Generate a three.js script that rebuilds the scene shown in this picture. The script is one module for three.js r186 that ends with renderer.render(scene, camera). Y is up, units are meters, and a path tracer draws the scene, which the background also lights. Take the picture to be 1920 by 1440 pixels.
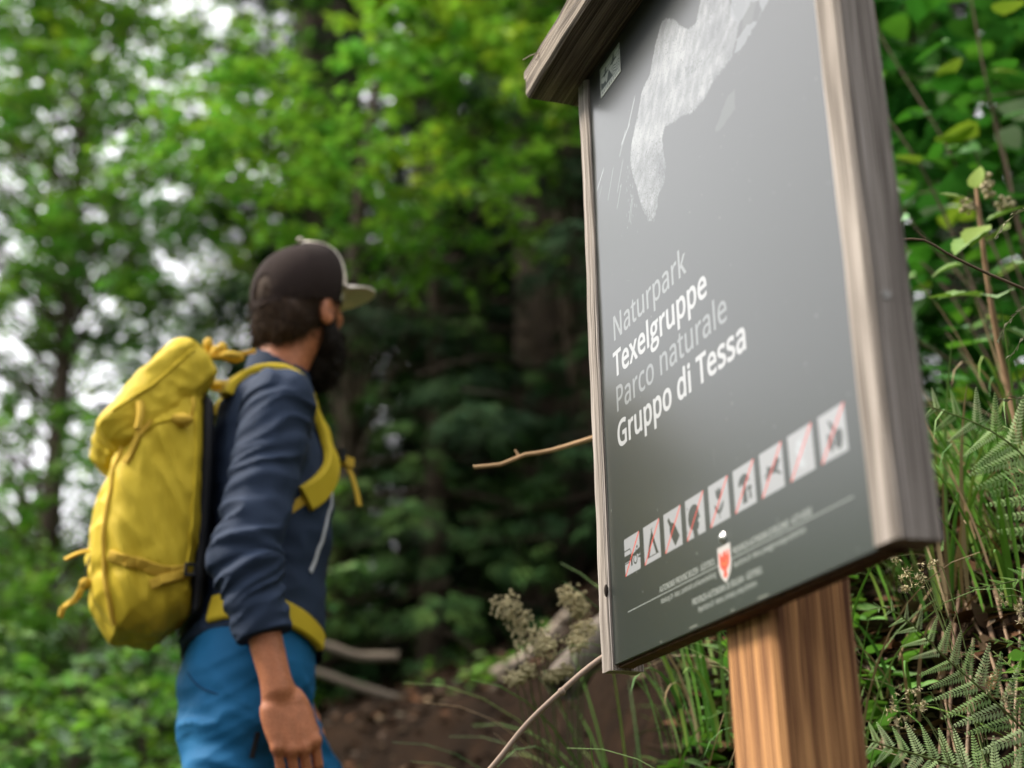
import * as THREE from 'three';
import { mergeGeometries, mergeVertices, toCreasedNormals } from 'three/addons/utils/BufferGeometryUtils.js';
import { ImprovedNoise } from 'three/addons/math/ImprovedNoise.js';

// ---------------------------------------------------------------- camera, sky, sun, exposure
const scene = new THREE.Scene();
const camera = new THREE.PerspectiveCamera(30.21, 4 / 3, 0.05, 400);
camera.position.set(0, 0.45, 0);
camera.up.set(0.018726, 0.933588, 0.357859);
camera.lookAt(0, 0.45 + 0.357922, -0.933752);
camera.focus = 2.0;
camera.userData.fStop = 2.15;
const renderer = new THREE.WebGLRenderer({ antialias: true });
renderer.setSize(1024, 768);
renderer.toneMapping = THREE.LinearToneMapping;
renderer.toneMappingExposure = 4.2;
renderer.shadowMap.enabled = true;

function overcastSky() {                         // cloud layer: brighter overhead, soft mottling
  const w = 256, h = 128, data = new Float32Array(w * h * 4), n = new ImprovedNoise();
  for (let j = 0; j < h; j++) for (let i = 0; i < w; i++) {
    const el = ((j + 0.5) / h - 0.5) * Math.PI, az = (i + 0.5) / w * Math.PI * 2;
    const x = Math.cos(el) * Math.cos(az), y = Math.sin(el), z = Math.cos(el) * Math.sin(az);
    const c = n.noise(x * 3 + 7, y * 5, z * 3) * 0.06 + n.noise(x * 8, y * 12 + 3, z * 8) * 0.04;
    const L = (0.46 + 0.40 * Math.max(0, y)) * (1 + c), k = (j * w + i) * 4;
    data[k] = L * 0.985; data[k + 1] = L * 0.985; data[k + 2] = L * 1.02; data[k + 3] = 1;
  }
  const t = new THREE.DataTexture(data, w, h, THREE.RGBAFormat, THREE.FloatType);
  t.mapping = THREE.EquirectangularReflectionMapping; t.magFilter = THREE.LinearFilter; t.needsUpdate = true;
  return t;
}
scene.background = overcastSky();
scene.environment = scene.background;
const sun = new THREE.DirectionalLight(0xfff2e0, 1.5);
sun.position.set(-8, 9, -3.2);
sun.target.position.set(0, 1, -3);
sun.castShadow = true; sun.shadow.radius = 26;
Object.assign(sun.shadow.camera, { left: -12, right: 12, top: 12, bottom: -12, near: 0.5, far: 40 });
scene.add(sun, sun.target);

// ---------------------------------------------------------------- helpers
const V = (x, y, z) => new THREE.Vector3(x, y, z);
function rng(seed) { let a = seed >>> 0; return () => { a = (a + 0x6d2b79f5) | 0; let t = Math.imul(a ^ (a >>> 15), 1 | a); t = (t + Math.imul(t ^ (t >>> 7), 61 | t)) ^ t; return ((t ^ (t >>> 14)) >>> 0) / 4294967296; }; }
const perlin = new ImprovedNoise();
const nz = (x, y, z) => perlin.noise(x + 31.7, y + 11.3, z + 57.1);
const fbm = (x, y, z, o = 4) => { let s = 0, a = 0.5; for (let i = 0; i < o; i++) { s += a * nz(x, y, z); x *= 2.03; y *= 2.03; z *= 2.03; a *= 0.5; } return s; };
const clamp = (x, a = 0, b = 1) => Math.min(b, Math.max(a, x));
const sstep = (a, b, x) => { const t = clamp((x - a) / (b - a)); return t * t * (3 - 2 * t); };
const mix = (a, b, t) => a + (b - a) * t;
const taken = {};
function numbered(name) { const k = taken[name] = (taken[name] ?? -1) + 1; return k ? name + '_' + String(k).padStart(3, '0') : name; }
function shade(o) { o.castShadow = true; o.receiveShadow = true; return o; }
function tag(o, label, category, group, kind) { o.userData.label = label; o.userData.category = category; if (group) o.userData.group = group; if (kind) o.userData.kind = kind; return o; }
function thing(name, label, category, pos = [0, 0, 0], turn = 0, group) {
  const g = new THREE.Group(); g.name = numbered(name); g.position.set(...pos); g.rotation.y = turn; tag(g, label, category, group); scene.add(g); return g;
}
function part(name, geo, material, parent) { const m = shade(new THREE.Mesh(geo, material)); m.name = name; parent.add(m); return m; }
function structure(name, geo, material, label, category) { const m = shade(new THREE.Mesh(geo, material)); m.name = name; m.userData = { kind: 'structure', label, category }; scene.add(m); return m; }
const std = (r, g, b, roughness = 0.85, extra = {}) => new THREE.MeshPhysicalMaterial({ color: new THREE.Color().setRGB(r, g, b), roughness, specularIntensity: 0.5, ...extra });
function dataTex(w, h, fn, srgb = true) {
  const d = new Uint8Array(w * h * 4);
  for (let j = 0; j < h; j++) for (let i = 0; i < w; i++) { const c = fn(i / w, j / h, i, j), k = (j * w + i) * 4; d[k] = clamp(c[0]) * 255; d[k + 1] = clamp(c[1]) * 255; d[k + 2] = clamp(c[2]) * 255; d[k + 3] = 255; }
  const t = new THREE.DataTexture(d, w, h, THREE.RGBAFormat); t.wrapS = t.wrapT = THREE.RepeatWrapping; t.magFilter = THREE.LinearFilter; t.minFilter = THREE.LinearMipmapLinearFilter;
  if (srgb) t.colorSpace = THREE.SRGBColorSpace; t.needsUpdate = true; return t;
}
// swept tube with a radius that varies along it
function tube(points, r0, r1, seg = 16, sides = 7, wob = 0, curve) {
  const c = curve || new THREE.CatmullRomCurve3(points), fr = c.computeFrenetFrames(seg, false), pos = [], nor = [], uv = [], idx = [], p = V(), L = c.getLength();
  for (let i = 0; i <= seg; i++) {
    const t = i / seg; c.getPointAt(t, p);
    const r = (typeof r0 === 'function' ? r0(t) : mix(r0, r1, t));
    for (let k = 0; k <= sides; k++) {
      const a = k / sides * Math.PI * 2, rr = r * (1 + (wob ? wob * nz(p.x * 9 + Math.cos(a), p.y * 9 + Math.sin(a), p.z * 9) : 0));
      const n = fr.normals[i].clone().multiplyScalar(Math.cos(a)).addScaledVector(fr.binormals[i], Math.sin(a));
      pos.push(p.x + n.x * rr, p.y + n.y * rr, p.z + n.z * rr); nor.push(n.x, n.y, n.z); uv.push(k / sides * r * 6.28, t * L);
    }
  }
  for (let i = 0; i < seg; i++) for (let k = 0; k < sides; k++) { const a = i * (sides + 1) + k, b = a + sides + 1; idx.push(a, a + 1, b, b, a + 1, b + 1); }
  const g = new THREE.BufferGeometry(); g.setAttribute('position', new THREE.Float32BufferAttribute(pos, 3)); g.setAttribute('normal', new THREE.Float32BufferAttribute(nor, 3)); g.setAttribute('uv', new THREE.Float32BufferAttribute(uv, 2)); g.setIndex(idx); return g;
}
// band with a rectangular section along points; outs[i] is the outward normal at point i
function band(points, outs, w, th, seg = 40) {
  const c = new THREE.CatmullRomCurve3(points), o = new THREE.CatmullRomCurve3(outs), pos = [], uv = [], idx = [], L = c.getLength(), R = [];
  for (let i = 0; i <= seg; i++) {
    const t = i / seg, p = c.getPoint(t), tan = c.getTangent(t), out = o.getPoint(t); out.addScaledVector(tan, -out.dot(tan)).normalize();
    const side = V().crossVectors(tan, out).normalize(), ww = typeof w === 'function' ? w(t) : w, e = th * 0.3;
    const sec = [[-ww / 2, 0], [-ww / 2, th - e], [-ww / 2 + e, th], [ww / 2 - e, th], [ww / 2, th - e], [ww / 2, 0]];
    for (const [a, b] of sec) { const q = p.clone().addScaledVector(side, a).addScaledVector(out, b); pos.push(q.x, q.y, q.z); uv.push(a + b, t * L); }
    R.push(i * 6);
  }
  for (let i = 0; i < seg; i++) for (let k = 0; k < 6; k++) { const a = i * 6 + k, b = i * 6 + (k + 1) % 6; idx.push(a, b, a + 6, a + 6, b, b + 6); }
  for (const b of [0, seg * 6]) idx.push(b, b + 1, b + 5, b + 1, b + 4, b + 5, b + 1, b + 2, b + 4, b + 2, b + 3, b + 4);
  const g = new THREE.BufferGeometry(); g.setAttribute('position', new THREE.Float32BufferAttribute(pos, 3)); g.setAttribute('uv', new THREE.Float32BufferAttribute(uv, 2)); g.setIndex(idx); g.computeVertexNormals();
  return toCreasedNormals(g, 0.7);
}
// a sawn timber: chamfered section w x d, length L along y from 0, slightly uneven; uv in metres, grain along v
function timber(w, d, L, ch = 0.004, amp = 0.0012, seed = 1, seg = 40) {
  const sec = [], sub = 5, c = [[-w / 2 + ch, d / 2], [w / 2 - ch, d / 2], [w / 2, d / 2 - ch], [w / 2, -d / 2 + ch], [w / 2 - ch, -d / 2], [-w / 2 + ch, -d / 2], [-w / 2, -d / 2 + ch], [-w / 2, d / 2 - ch]];
  for (let i = 0; i < 8; i++) { const a = c[i], b = c[(i + 1) % 8], m = i % 2 ? 1 : sub; for (let k = 0; k < m; k++) sec.push([mix(a[0], b[0], k / m), mix(a[1], b[1], k / m)]); }
  const n = sec.length, pos = [], uv = [], idx = [];
  let per = [0]; for (let i = 0; i < n; i++) { const a = sec[i], b = sec[(i + 1) % n]; per.push(per[i] + Math.hypot(a[0] - b[0], a[1] - b[1])); }
  for (let j = 0; j <= seg; j++) for (let i = 0; i <= n; i++) {
    const [x, z] = sec[i % n], y = L * j / seg, r = 1 + 0;
    const wx = amp * 2.2 * nz(seed * 7.1, y * 5, 0.3) + amp * nz(x * 40, y * 14, seed * 3.3 + z * 40), wz = amp * 1.6 * nz(seed * 5.7, y * 5, 9.1) + amp * nz(x * 40 + 50, y * 14, seed + z * 40);
    const k = j === 0 || j === seg ? amp * 1.6 * nz(x * 60, seed, z * 60) : 0;
    pos.push(x * r + wx, y + k, z * r + wz); uv.push(per[i] + seed * 0.37, y + seed * 0.61);
  }
  for (let j = 0; j < seg; j++) for (let i = 0; i < n; i++) { const a = j * (n + 1) + i, b = a + n + 1; idx.push(a, a + 1, b + 1, a, b + 1, b); }
  for (const [j, flip] of [[0, 1], [seg, 0]]) {
    const at = pos.length / 3; pos.push(0, L * j / seg, 0); uv.push(seed * 0.2, seed * 0.3);
    for (let i = 0; i <= n; i++) { const q = (j * (n + 1) + i) * 3; pos.push(pos[q], pos[q + 1], pos[q + 2]); uv.push(sec[i % n][0] + seed * 0.2, sec[i % n][1] * 0.2 + seed * 0.3); }
    for (let i = 0; i < n; i++) flip ? idx.push(at, at + 2 + i, at + 1 + i) : idx.push(at, at + 1 + i, at + 2 + i);
  }
  const g = new THREE.BufferGeometry(); g.setAttribute('position', new THREE.Float32BufferAttribute(pos, 3)); g.setAttribute('uv', new THREE.Float32BufferAttribute(uv, 2)); g.setIndex(idx);
  for (let i = 0; i < idx.length; i += 3) { const t = idx[i + 1]; idx[i + 1] = idx[i + 2]; idx[i + 2] = t; } g.setIndex(idx);
  return toCreasedNormals(g, 0.5);
}
// surface of an implicit function, on a grid of cells of size h
function skin(f, lo, hi, h, uvScale = 1) {
  const nx = Math.ceil((hi[0] - lo[0]) / h) + 1, ny = Math.ceil((hi[1] - lo[1]) / h) + 1, nzz = Math.ceil((hi[2] - lo[2]) / h) + 1, v = new Float32Array(nx * ny * nzz);
  for (let k = 0, q = 0; k < nzz; k++) for (let j = 0; j < ny; j++) for (let i = 0; i < nx; i++) v[q++] = f(lo[0] + i * h, lo[1] + j * h, lo[2] + k * h);
  const id = new Int32Array(v.length).fill(-1), pos = [], idx = [], at = (i, j, k) => i + nx * (j + ny * k);
  const E = [[0, 1], [2, 3], [4, 5], [6, 7], [0, 2], [1, 3], [4, 6], [5, 7], [0, 4], [1, 5], [2, 6], [3, 7]];
  for (let k = 0; k < nzz - 1; k++) for (let j = 0; j < ny - 1; j++) for (let i = 0; i < nx - 1; i++) {
    const c = []; let m = 0; for (let b = 0; b < 8; b++) { const x = v[at(i + (b & 1), j + (b >> 1 & 1), k + (b >> 2))]; c.push(x); if (x < 0) m |= 1 << b; }
    if (!m || m === 255) continue;
    let sx = 0, sy = 0, sz = 0, n = 0;
    for (const [a, b] of E) if ((c[a] < 0) !== (c[b] < 0)) { const t = c[a] / (c[a] - c[b]); sx += mix(a & 1, b & 1, t); sy += mix(a >> 1 & 1, b >> 1 & 1, t); sz += mix(a >> 2, b >> 2, t); n++; }
    id[at(i, j, k)] = pos.length / 3; pos.push(lo[0] + (i + sx / n) * h, lo[1] + (j + sy / n) * h, lo[2] + (k + sz / n) * h);
  }
  const quad = (a, b, c, d, s) => { if (a < 0 || b < 0 || c < 0 || d < 0) return; s ? idx.push(a, b, c, a, c, d) : idx.push(a, c, b, a, d, c); };
  for (let k = 1; k < nzz - 1; k++) for (let j = 1; j < ny - 1; j++) for (let i = 1; i < nx - 1; i++) {
    const s = v[at(i, j, k)] < 0;
    if (s !== v[at(i + 1, j, k)] < 0) quad(id[at(i, j - 1, k - 1)], id[at(i, j, k - 1)], id[at(i, j, k)], id[at(i, j - 1, k)], s);
    if (s !== v[at(i, j + 1, k)] < 0) quad(id[at(i - 1, j, k - 1)], id[at(i - 1, j, k)], id[at(i, j, k)], id[at(i, j, k - 1)], s);
    if (s !== v[at(i, j, k + 1)] < 0) quad(id[at(i - 1, j - 1, k)], id[at(i, j - 1, k)], id[at(i, j, k)], id[at(i - 1, j, k)], s);
  }
  const nor = [], uv = [], e = h * 0.6;
  for (let p = 0; p < pos.length; p += 3) {
    const [x, y, z] = [pos[p], pos[p + 1], pos[p + 2]], n = V(f(x + e, y, z) - f(x - e, y, z), f(x, y + e, z) - f(x, y - e, z), f(x, y, z + e) - f(x, y, z - e)).normalize();
    nor.push(n.x, n.y, n.z); uv.push((x * 0.8 + z * 0.6) * uvScale, (y + 0.2 * (x - z)) * uvScale);
  }
  const g = new THREE.BufferGeometry(); g.setAttribute('position', new THREE.Float32BufferAttribute(pos, 3)); g.setAttribute('normal', new THREE.Float32BufferAttribute(nor, 3)); g.setAttribute('uv', new THREE.Float32BufferAttribute(uv, 2)); g.setIndex(idx); return g;
}
const smin = (a, b, k) => { const h = clamp(0.5 + 0.5 * (b - a) / k); return mix(b, a, h) - k * h * (1 - h); };
const smax = (a, b, k) => -smin(-a, -b, k);
function cone(x, y, z, a, b, ra, rb) {            // tapered capsule
  const dx = b[0] - a[0], dy = b[1] - a[1], dz = b[2] - a[2], px = x - a[0], py = y - a[1], pz = z - a[2];
  const t = clamp((px * dx + py * dy + pz * dz) / (dx * dx + dy * dy + dz * dz));
  return Math.hypot(px - dx * t, py - dy * t, pz - dz * t) - mix(ra, rb, t);
}
const ell = (x, y, z, c, r) => { const a = (x - c[0]) / r[0], b = (y - c[1]) / r[1], d = (z - c[2]) / r[2], k = Math.hypot(a, b, d); return (k - 1) * Math.min(r[0], r[1], r[2]); };

// ---------------------------------------------------------------- terrain
function groundY(x, z) {
  const k = 0.28 * sstep(-2.4, -3.2, z);
  const u = (x - 0.3) * 0.75 + (-z - 1.7) * 0.65 - 0.75 * sstep(0.32 + k, -0.3 + k, x);      // the hollow beside the trail
  let h = 0.05 + 1.05 * sstep(0.05, 1.05, u) + 0.42 * Math.max(0, u - 0.85);
  h -= 0.55 * Math.max(0, -x - 2.2) * sstep(0, 3, -x - 1.6);      // the slope drops to the valley on the open side
  return h + 0.10 * fbm(x * 0.9, 0.4, z * 0.9) + 0.04 * fbm(x * 4, 2, z * 4);
}
const soilTex = dataTex(512, 512, (u, v) => {
  const a = fbm(Math.cos(u * 6.283) * 2.2 + 5, Math.sin(u * 6.283) * 2.2 + Math.cos(v * 6.283) * 2.2, Math.sin(v * 6.283) * 2.2, 5), b = nz(u * 90, v * 90, 2) * 0.5 + nz(u * 200, v * 200, 5) * 0.5;
  const t = clamp(0.5 + a * 1.1), m = 0.75 + 0.5 * b;
  return [mix(0.10, 0.215, t) * m, mix(0.07, 0.15, t) * m, mix(0.045, 0.10, t) * m];
});
const soilBump = dataTex(512, 512, (u, v) => { const b = 0.5 + 0.3 * nz(u * 60, v * 60, 2) + 0.3 * nz(u * 140, v * 140, 5); return [b, b, b]; }, false);
{
  const pos = [], uv = [], idx = [], NX = 150, NZ = 170;
  const gx = (i) => { const t = i / NX * 2 - 1; return 0.2 + Math.sign(t) * (Math.abs(t) * 3 + Math.pow(Math.abs(t), 4) * 57); }, gz = (j) => { const t = j / NZ * 2 - 1; return -2.2 - (t * 4 + Math.sign(t) * Math.pow(Math.abs(t), 4) * 56); };
  for (let j = 0; j <= NZ; j++) for (let i = 0; i <= NX; i++) { const x = gx(i), z = gz(j); pos.push(x, groundY(x, z), z); uv.push(x / 1.3, z / 1.3); }
  for (let j = 0; j < NZ; j++) for (let i = 0; i < NX; i++) { const a = j * (NX + 1) + i, b = a + NX + 1; idx.push(a, a + 1, b + 1, a, b + 1, b); }
  const g = new THREE.BufferGeometry(); g.setAttribute('position', new THREE.Float32BufferAttribute(pos, 3)); g.setAttribute('uv', new THREE.Float32BufferAttribute(uv, 2)); g.setIndex(idx); g.computeVertexNormals();
  structure('ground', g, new THREE.MeshPhysicalMaterial({ map: soilTex, bumpMap: soilBump, bumpScale: 0.012, roughness: 1, specularIntensity: 0.15 }), 'dark brown forest soil of the bank and the trail', 'ground');
}
{ // wooded hills across the valley
  const pos = [], idx = [], n = 120, m = 10;
  for (let i = 0; i <= n; i++) for (let j = 0; j <= m; j++) { const a = mix(-2.6, 0.3, i / n), t = j / m, d = mix(42, 190, t), h = (10 + 58 * t) * (0.85 + 0.4 * fbm(a * 2.2, t * 1.5, 4, 3)) * sstep(0.3, -0.25, a) + 1.6 * fbm(a * 40, t * 12, 2, 3); pos.push(Math.sin(a) * d, -8 + h - 34 * sstep(0.35, 0, t), -Math.cos(a) * d); }
  for (let i = 0; i < n; i++) for (let j = 0; j < m; j++) { const a = i * (m + 1) + j, b = a + m + 1; idx.push(a, b, a + 1, b, b + 1, a + 1); }
  const g = new THREE.BufferGeometry(); g.setAttribute('position', new THREE.Float32BufferAttribute(pos, 3)); g.setIndex(idx); g.computeVertexNormals();
  structure('hills', g, std(0.045, 0.075, 0.04, 1), 'wooded hills across the valley', 'hills');
}
{ // the trail: trodden earth and grit, a sheet laid over the slope
  const pos = [], uv = [], idx = [], n = 90, m = 8, grit = dataTex(512, 512, (u, v) => { const a = fbm(u * 9, v * 9, 3, 4), b = nz(u * 110, v * 110, 2), c = sstep(0.25, 0.5, nz(u * 60, v * 60, 8)), t = clamp(0.45 + 0.5 * a + 0.4 * b + 0.25 * c); return [mix(0.16, 0.42, t), mix(0.12, 0.335, t), mix(0.075, 0.23, t)]; });
  for (let i = 0; i <= n; i++) for (let j = 0; j <= m; j++) { const x = mix(-6, -0.28, i / n), e = 0.28 * fbm(x * 2.3, 3, j > m / 2 ? 5 : 1, 4), z = -4.78 - 0.05 * x * x + (j / m - 0.5) * (0.34 + e * 1.2) * sstep(-0.26, -0.6, x); pos.push(x, groundY(x, z) + 0.006, z); uv.push(x / 0.8, z / 0.8); }
  for (let i = 0; i < n; i++) for (let j = 0; j < m; j++) { const a = i * (m + 1) + j, b = a + m + 1; idx.push(a, a + 1, b, b, a + 1, b + 1); }
  const g = new THREE.BufferGeometry(); g.setAttribute('position', new THREE.Float32BufferAttribute(pos, 3)); g.setAttribute('uv', new THREE.Float32BufferAttribute(uv, 2)); g.setIndex(idx); g.computeVertexNormals();
  structure('path', g, new THREE.MeshPhysicalMaterial({ map: grit, bumpMap: soilBump, bumpScale: 0.008, roughness: 1, specularIntensity: 0.2, side: THREE.DoubleSide }), 'trodden earth path crossing behind the hiker', 'path');
}
// ---------------------------------------------------------------- information sign
// own axes: x along the panel, y up, z out of its face
const SIGN = { x: 0.236376, z: -1.584246, turn: -1.23507, y0: 0.2 };
const SX = (s) => s - 0.277, SY = (t) => t + 0.931807 - SIGN.y0;
function woodTex(seed, lo, hi, contrast, warm = 1) {     // grain runs along v; tiles 0.3 m x 1.2 m
  return dataTex(512, 1024, (u, v) => {
    const c = Math.cos(v * 6.283) * 0.35, s = Math.sin(v * 6.283) * 0.35, w = u * 7 + 0.35 * fbm(u * 3 + seed, c * 0.7, s * 0.7, 2);
    const ring = 0.5 + 0.5 * Math.sin(w * 9 + seed), fib = nz(u * 190 + seed, c * 2.5, s * 2.5) * 0.7 + nz(u * 420, c * 6 + seed, s * 6) * 0.5, blot = fbm(u * 4 + seed, c * 3, s * 3 + 4, 3);
    const crack = sstep(0.42, 0.62, nz(u * 95 + seed * 2, c * 1.6, s * 1.6)) * 0.55;
    let t = clamp(0.5 + contrast * ((ring - 0.5) * 0.3 + fib * 0.95 + blot * 0.35) - crack);
    return [0, 1, 2].map((k) => mix(lo[k], hi[k], t));
  });
}
const woodBump = dataTex(512, 1024, (u, v) => {
  const c = Math.cos(v * 6.283) * 0.35, s = Math.sin(v * 6.283) * 0.35, b = clamp(0.55 + 0.4 * nz(u * 190, c * 2.5, s * 2.5) + 0.3 * nz(u * 380, c * 6, s * 6) - 0.5 * sstep(0.4, 0.6, nz(u * 95 + 6, c * 1.6, s * 1.6))); return [b, b, b];
}, false);
for (const t of [woodBump]) t.repeat.set(1 / 0.3, 1 / 1.2);
function wood(seed, lo, hi, contrast, bump = 0.0018) { const t = woodTex(seed, lo, hi, contrast); t.repeat.set(1 / 0.3, 1 / 1.2); return new THREE.MeshStandardMaterial({ map: t, bumpMap: woodBump, bumpScale: bump, roughness: 0.88 }); }
const greyWood = wood(3, [0.37, 0.34, 0.31], [0.74, 0.705, 0.675], 1.0, 0.0022), roofWood = wood(9, [0.25, 0.215, 0.18], [0.63, 0.585, 0.53], 1.2, 0.003), postWood = wood(14, [0.38, 0.235, 0.13], [0.84, 0.635, 0.41], 1.15, 0.0012), backWood = wood(5, [0.24, 0.15, 0.09], [0.42, 0.29, 0.18], 0.9);

const PX = 2258, PW = 1434, PH = 2048;                        // panel 0.635 x 0.907 m
function drawPanel() {
  const cv = document.createElement('canvas'); cv.width = PW; cv.height = PH; const g = cv.getContext('2d'), r = rng(4);
  const X = (s) => (s + 0.05) * PX, Y = (t) => (0.75 - t) * PX;
  g.fillStyle = '#252a27'; g.fillRect(0, 0, PW, PH);
  const poly = (pts, col) => { g.fillStyle = col; g.beginPath(); pts.forEach(([s, t], i) => i ? g.lineTo(X(s), Y(t)) : g.moveTo(X(s), Y(t))); g.closePath(); g.fill(); };
  // printed snow ridge
  const rough = (pts, amp, step) => { const o = []; pts.forEach((p, i) => { const q = pts[(i + 1) % pts.length], n = Math.max(1, Math.round(Math.hypot(q[0] - p[0], q[1] - p[1]) / step)); for (let k = 0; k < n; k++) { const t = k / n; o.push([mix(p[0], q[0], t) + (r() - 0.5) * amp, mix(p[1], q[1], t) + (r() - 0.5) * amp]); } }); return o; };
  const snow = [[0.163, 0.621], [0.187, 0.655], [0.21, 0.677], [0.224, 0.673], [0.246, 0.658], [0.264, 0.634], [0.286, 0.615], [0.309, 0.609], [0.322, 0.628], [0.338, 0.652], [0.352, 0.668], [0.371, 0.655], [0.39, 0.628], [0.396, 0.585], [0.404, 0.56], [0.416, 0.536], [0.404, 0.518], [0.393, 0.505], [0.364, 0.503], [0.338, 0.502], [0.318, 0.494], [0.3, 0.494], [0.28, 0.494], [0.251, 0.507], [0.225, 0.511], [0.2, 0.52], [0.189, 0.508], [0.19, 0.485], [0.194, 0.463], [0.189, 0.441], [0.178, 0.439], [0.164, 0.43], [0.164, 0.418], [0.15, 0.404], [0.133, 0.41], [0.124, 0.426], [0.11, 0.452], [0.101, 0.482], [0.09, 0.507], [0.085, 0.53], [0.092, 0.553], [0.105, 0.571], [0.118, 0.585], [0.135, 0.612], [0.15, 0.618]];
  poly(rough([[0.336, 0.434], [0.349, 0.426], [0.39, 0.432], [0.394, 0.459], [0.376, 0.459], [0.354, 0.445]], 0.003, 0.006), 'rgba(130,137,137,0.25)');
  poly(rough([[0.42, 0.515], [0.45, 0.52], [0.505, 0.6], [0.54, 0.66], [0.52, 0.67], [0.47, 0.6], [0.43, 0.545]], 0.004, 0.006), 'rgba(130,137,137,0.22)');
  // the ridge is printed as a grain of snow and rock dots that thins out towards its foot
  const inside = (s, t) => { let c = false; for (let i = 0, j = snow.length - 1; i < snow.length; j = i++) { const [xi, yi] = snow[i], [xj, yj] = snow[j]; if ((yi > t) !== (yj > t) && s < (xj - xi) * (t - yi) / (yj - yi) + xi) c = !c; } return c; };
  for (let i = 0; i < 190000; i++) {
    const s = 0.08 + r() * 0.35, t = 0.4 + r() * 0.3; if (!inside(s + (r() - 0.5) * 0.004, t + (r() - 0.5) * 0.004)) continue;
    const low = sstep(0.525, 0.495, t), n = fbm(s * 14 + t * 9, t * 20, 3, 3), m = fbm(s * 60, t * 60 - s * 40, 7, 2), dens = mix(0.97, 0.6 + 0.7 * n, low) * mix(1, sstep(0.395, 0.47, t), 0.75);
    if (r() > dens) continue;
    const k = clamp(0.66 + 0.6 * n + 0.75 * m - 0.2 * low - (s > 0.34 ? 0.2 : 0)), c = Math.round(mix(64, 138, k));
    g.fillStyle = `rgb(${c},${c + 4},${c + 6})`; low > 0.5 ? g.fillRect(X(s), Y(t), 1.4 + r(), 2 + r() * 5) : g.fillRect(X(s), Y(t), 2 + r() * 2.5, 1.5 + r() * 2);
  }
  for (let i = 0; i < 46; i++) { const s = 0.27 + r() * 0.07, t = 0.562 - (s - 0.27) * 0.35 + (r() - 0.5) * 0.014; g.fillStyle = 'rgba(66,72,72,0.7)'; g.beginPath(); g.ellipse(X(s), Y(t), 2 + r() * 6, 1.5 + r() * 3, -0.3, 0, 7); g.fill(); }
  poly(rough([[0.41, 0.585], [0.397, 0.564], [0.416, 0.536], [0.431, 0.538], [0.45, 0.545], [0.468, 0.532], [0.474, 0.519], [0.461, 0.512], [0.436, 0.522], [0.41, 0.52], [0.4, 0.505], [0.41, 0.5], [0.44, 0.505], [0.49, 0.52], [0.5, 0.56], [0.47, 0.6], [0.44, 0.62], [0.42, 0.61]], 0.004, 0.005), 'rgba(108,113,116,0.8)');
  g.lineCap = 'round';
  for (const [a, b, w] of [[[0.112, 0.617], [0.085, 0.588], 7], [[0.087, 0.588], [0.06, 0.57], 9], [[0.075, 0.583], [0.05, 0.555], 5], [[-0.012, 0.568], [-0.037, 0.548], 6], [[-0.02, 0.545], [-0.032, 0.53], 3], [[0.06, 0.545], [0.035, 0.505], 3], [[0.05, 0.51], [0.03, 0.48], 3], [[0.025, 0.55], [0.0, 0.51], 3], [[0.085, 0.47], [0.072, 0.44], 4]]) for (let k = 0; k < 5; k++) {
    g.strokeStyle = `rgba(150,156,158,${0.25 + 0.3 * r()})`; g.lineWidth = w * (0.3 + 0.5 * r()); g.beginPath(); g.moveTo(X(a[0] + (r() - 0.5) * 0.006), Y(a[1] + (r() - 0.5) * 0.006)); g.lineTo(X(b[0] + (r() - 0.5) * 0.006), Y(b[1] + (r() - 0.5) * 0.006)); g.stroke();
  }
  for (let i = 0; i < 90; i++) { const s = 0.06 + r() * 0.05, t = 0.43 + r() * 0.1; g.fillStyle = `rgba(150,155,157,${0.5 * r()})`; g.fillRect(X(s), Y(t), 2 + r() * 5, 3 + r() * 10); }
  // lettering
  const line = (text, s0, s1, t, size, col, weight, stroke = 0) => {
    g.font = `${weight} ${size * PX}px sans-serif`; g.textBaseline = 'alphabetic'; g.textAlign = 'left';
    const w = g.measureText(text).width; g.save(); g.translate(X(s0), Y(t)); g.scale((s1 - s0) * PX / w, 1); g.fillStyle = col; g.fillText(text, 0, 0);
    if (stroke) { g.strokeStyle = col; g.lineWidth = stroke; g.lineJoin = 'round'; g.strokeText(text, 0, 0); } g.restore();
  };
  line('Naturpark', -0.006, 0.234, 0.288, 0.0505, '#737879', 'normal', 2.5);
  line('Texelgruppe', -0.008, 0.287, 0.2345, 0.0505, '#9da0a3', 'normal', 5);
  line('Parco naturale', -0.007, 0.333, 0.1825, 0.0505, '#707577', 'normal', 2.5);
  line('Gruppo di Tessa', -0.007, 0.373, 0.1305, 0.0505, '#9fa2a5', 'normal', 5);
  g.fillStyle = 'rgba(190,196,194,0.75)'; g.fillRect(X(0.002), Y(-0.0968), 0.552 * PX, 2.4);
  const sm = '#999f9c';
  line('AUTONOME PROVINZ BOZEN - SÜDTIROL', 0.103, 0.257, -0.0935, 0.0108, sm, 'normal', 0.7); line('Abteilung 28 - Natur, Landschaft und Raumentwicklung', 0.105, 0.257, -0.1085, 0.0092, sm, 'normal', 0.4);
  line('PROVINCIA AUTONOMA DI BOLZANO - ALTO ADIGE', 0.301, 0.476, -0.0935, 0.0108, sm, 'normal', 0.7); line('Ripartizione 28 - Natura, paesaggio e sviluppo del territorio', 0.301, 0.461, -0.1085, 0.0092, sm, 'normal', 0.4);
  line('PROVINZIA AUTONOMA DE BULSAN - SÜDTIROL', 0.191, 0.365, -0.1285, 0.0108, sm, 'normal', 0.7); line('Repartizion 28 - Natura, contrada y svilup dl teritore', 0.206, 0.35, -0.1395, 0.0092, sm, 'normal', 0.4);
  // crest: white shield with a red eagle
  g.save(); g.translate(X(0.2803), Y(-0.0775)); const u = PX * 0.001;
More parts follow.
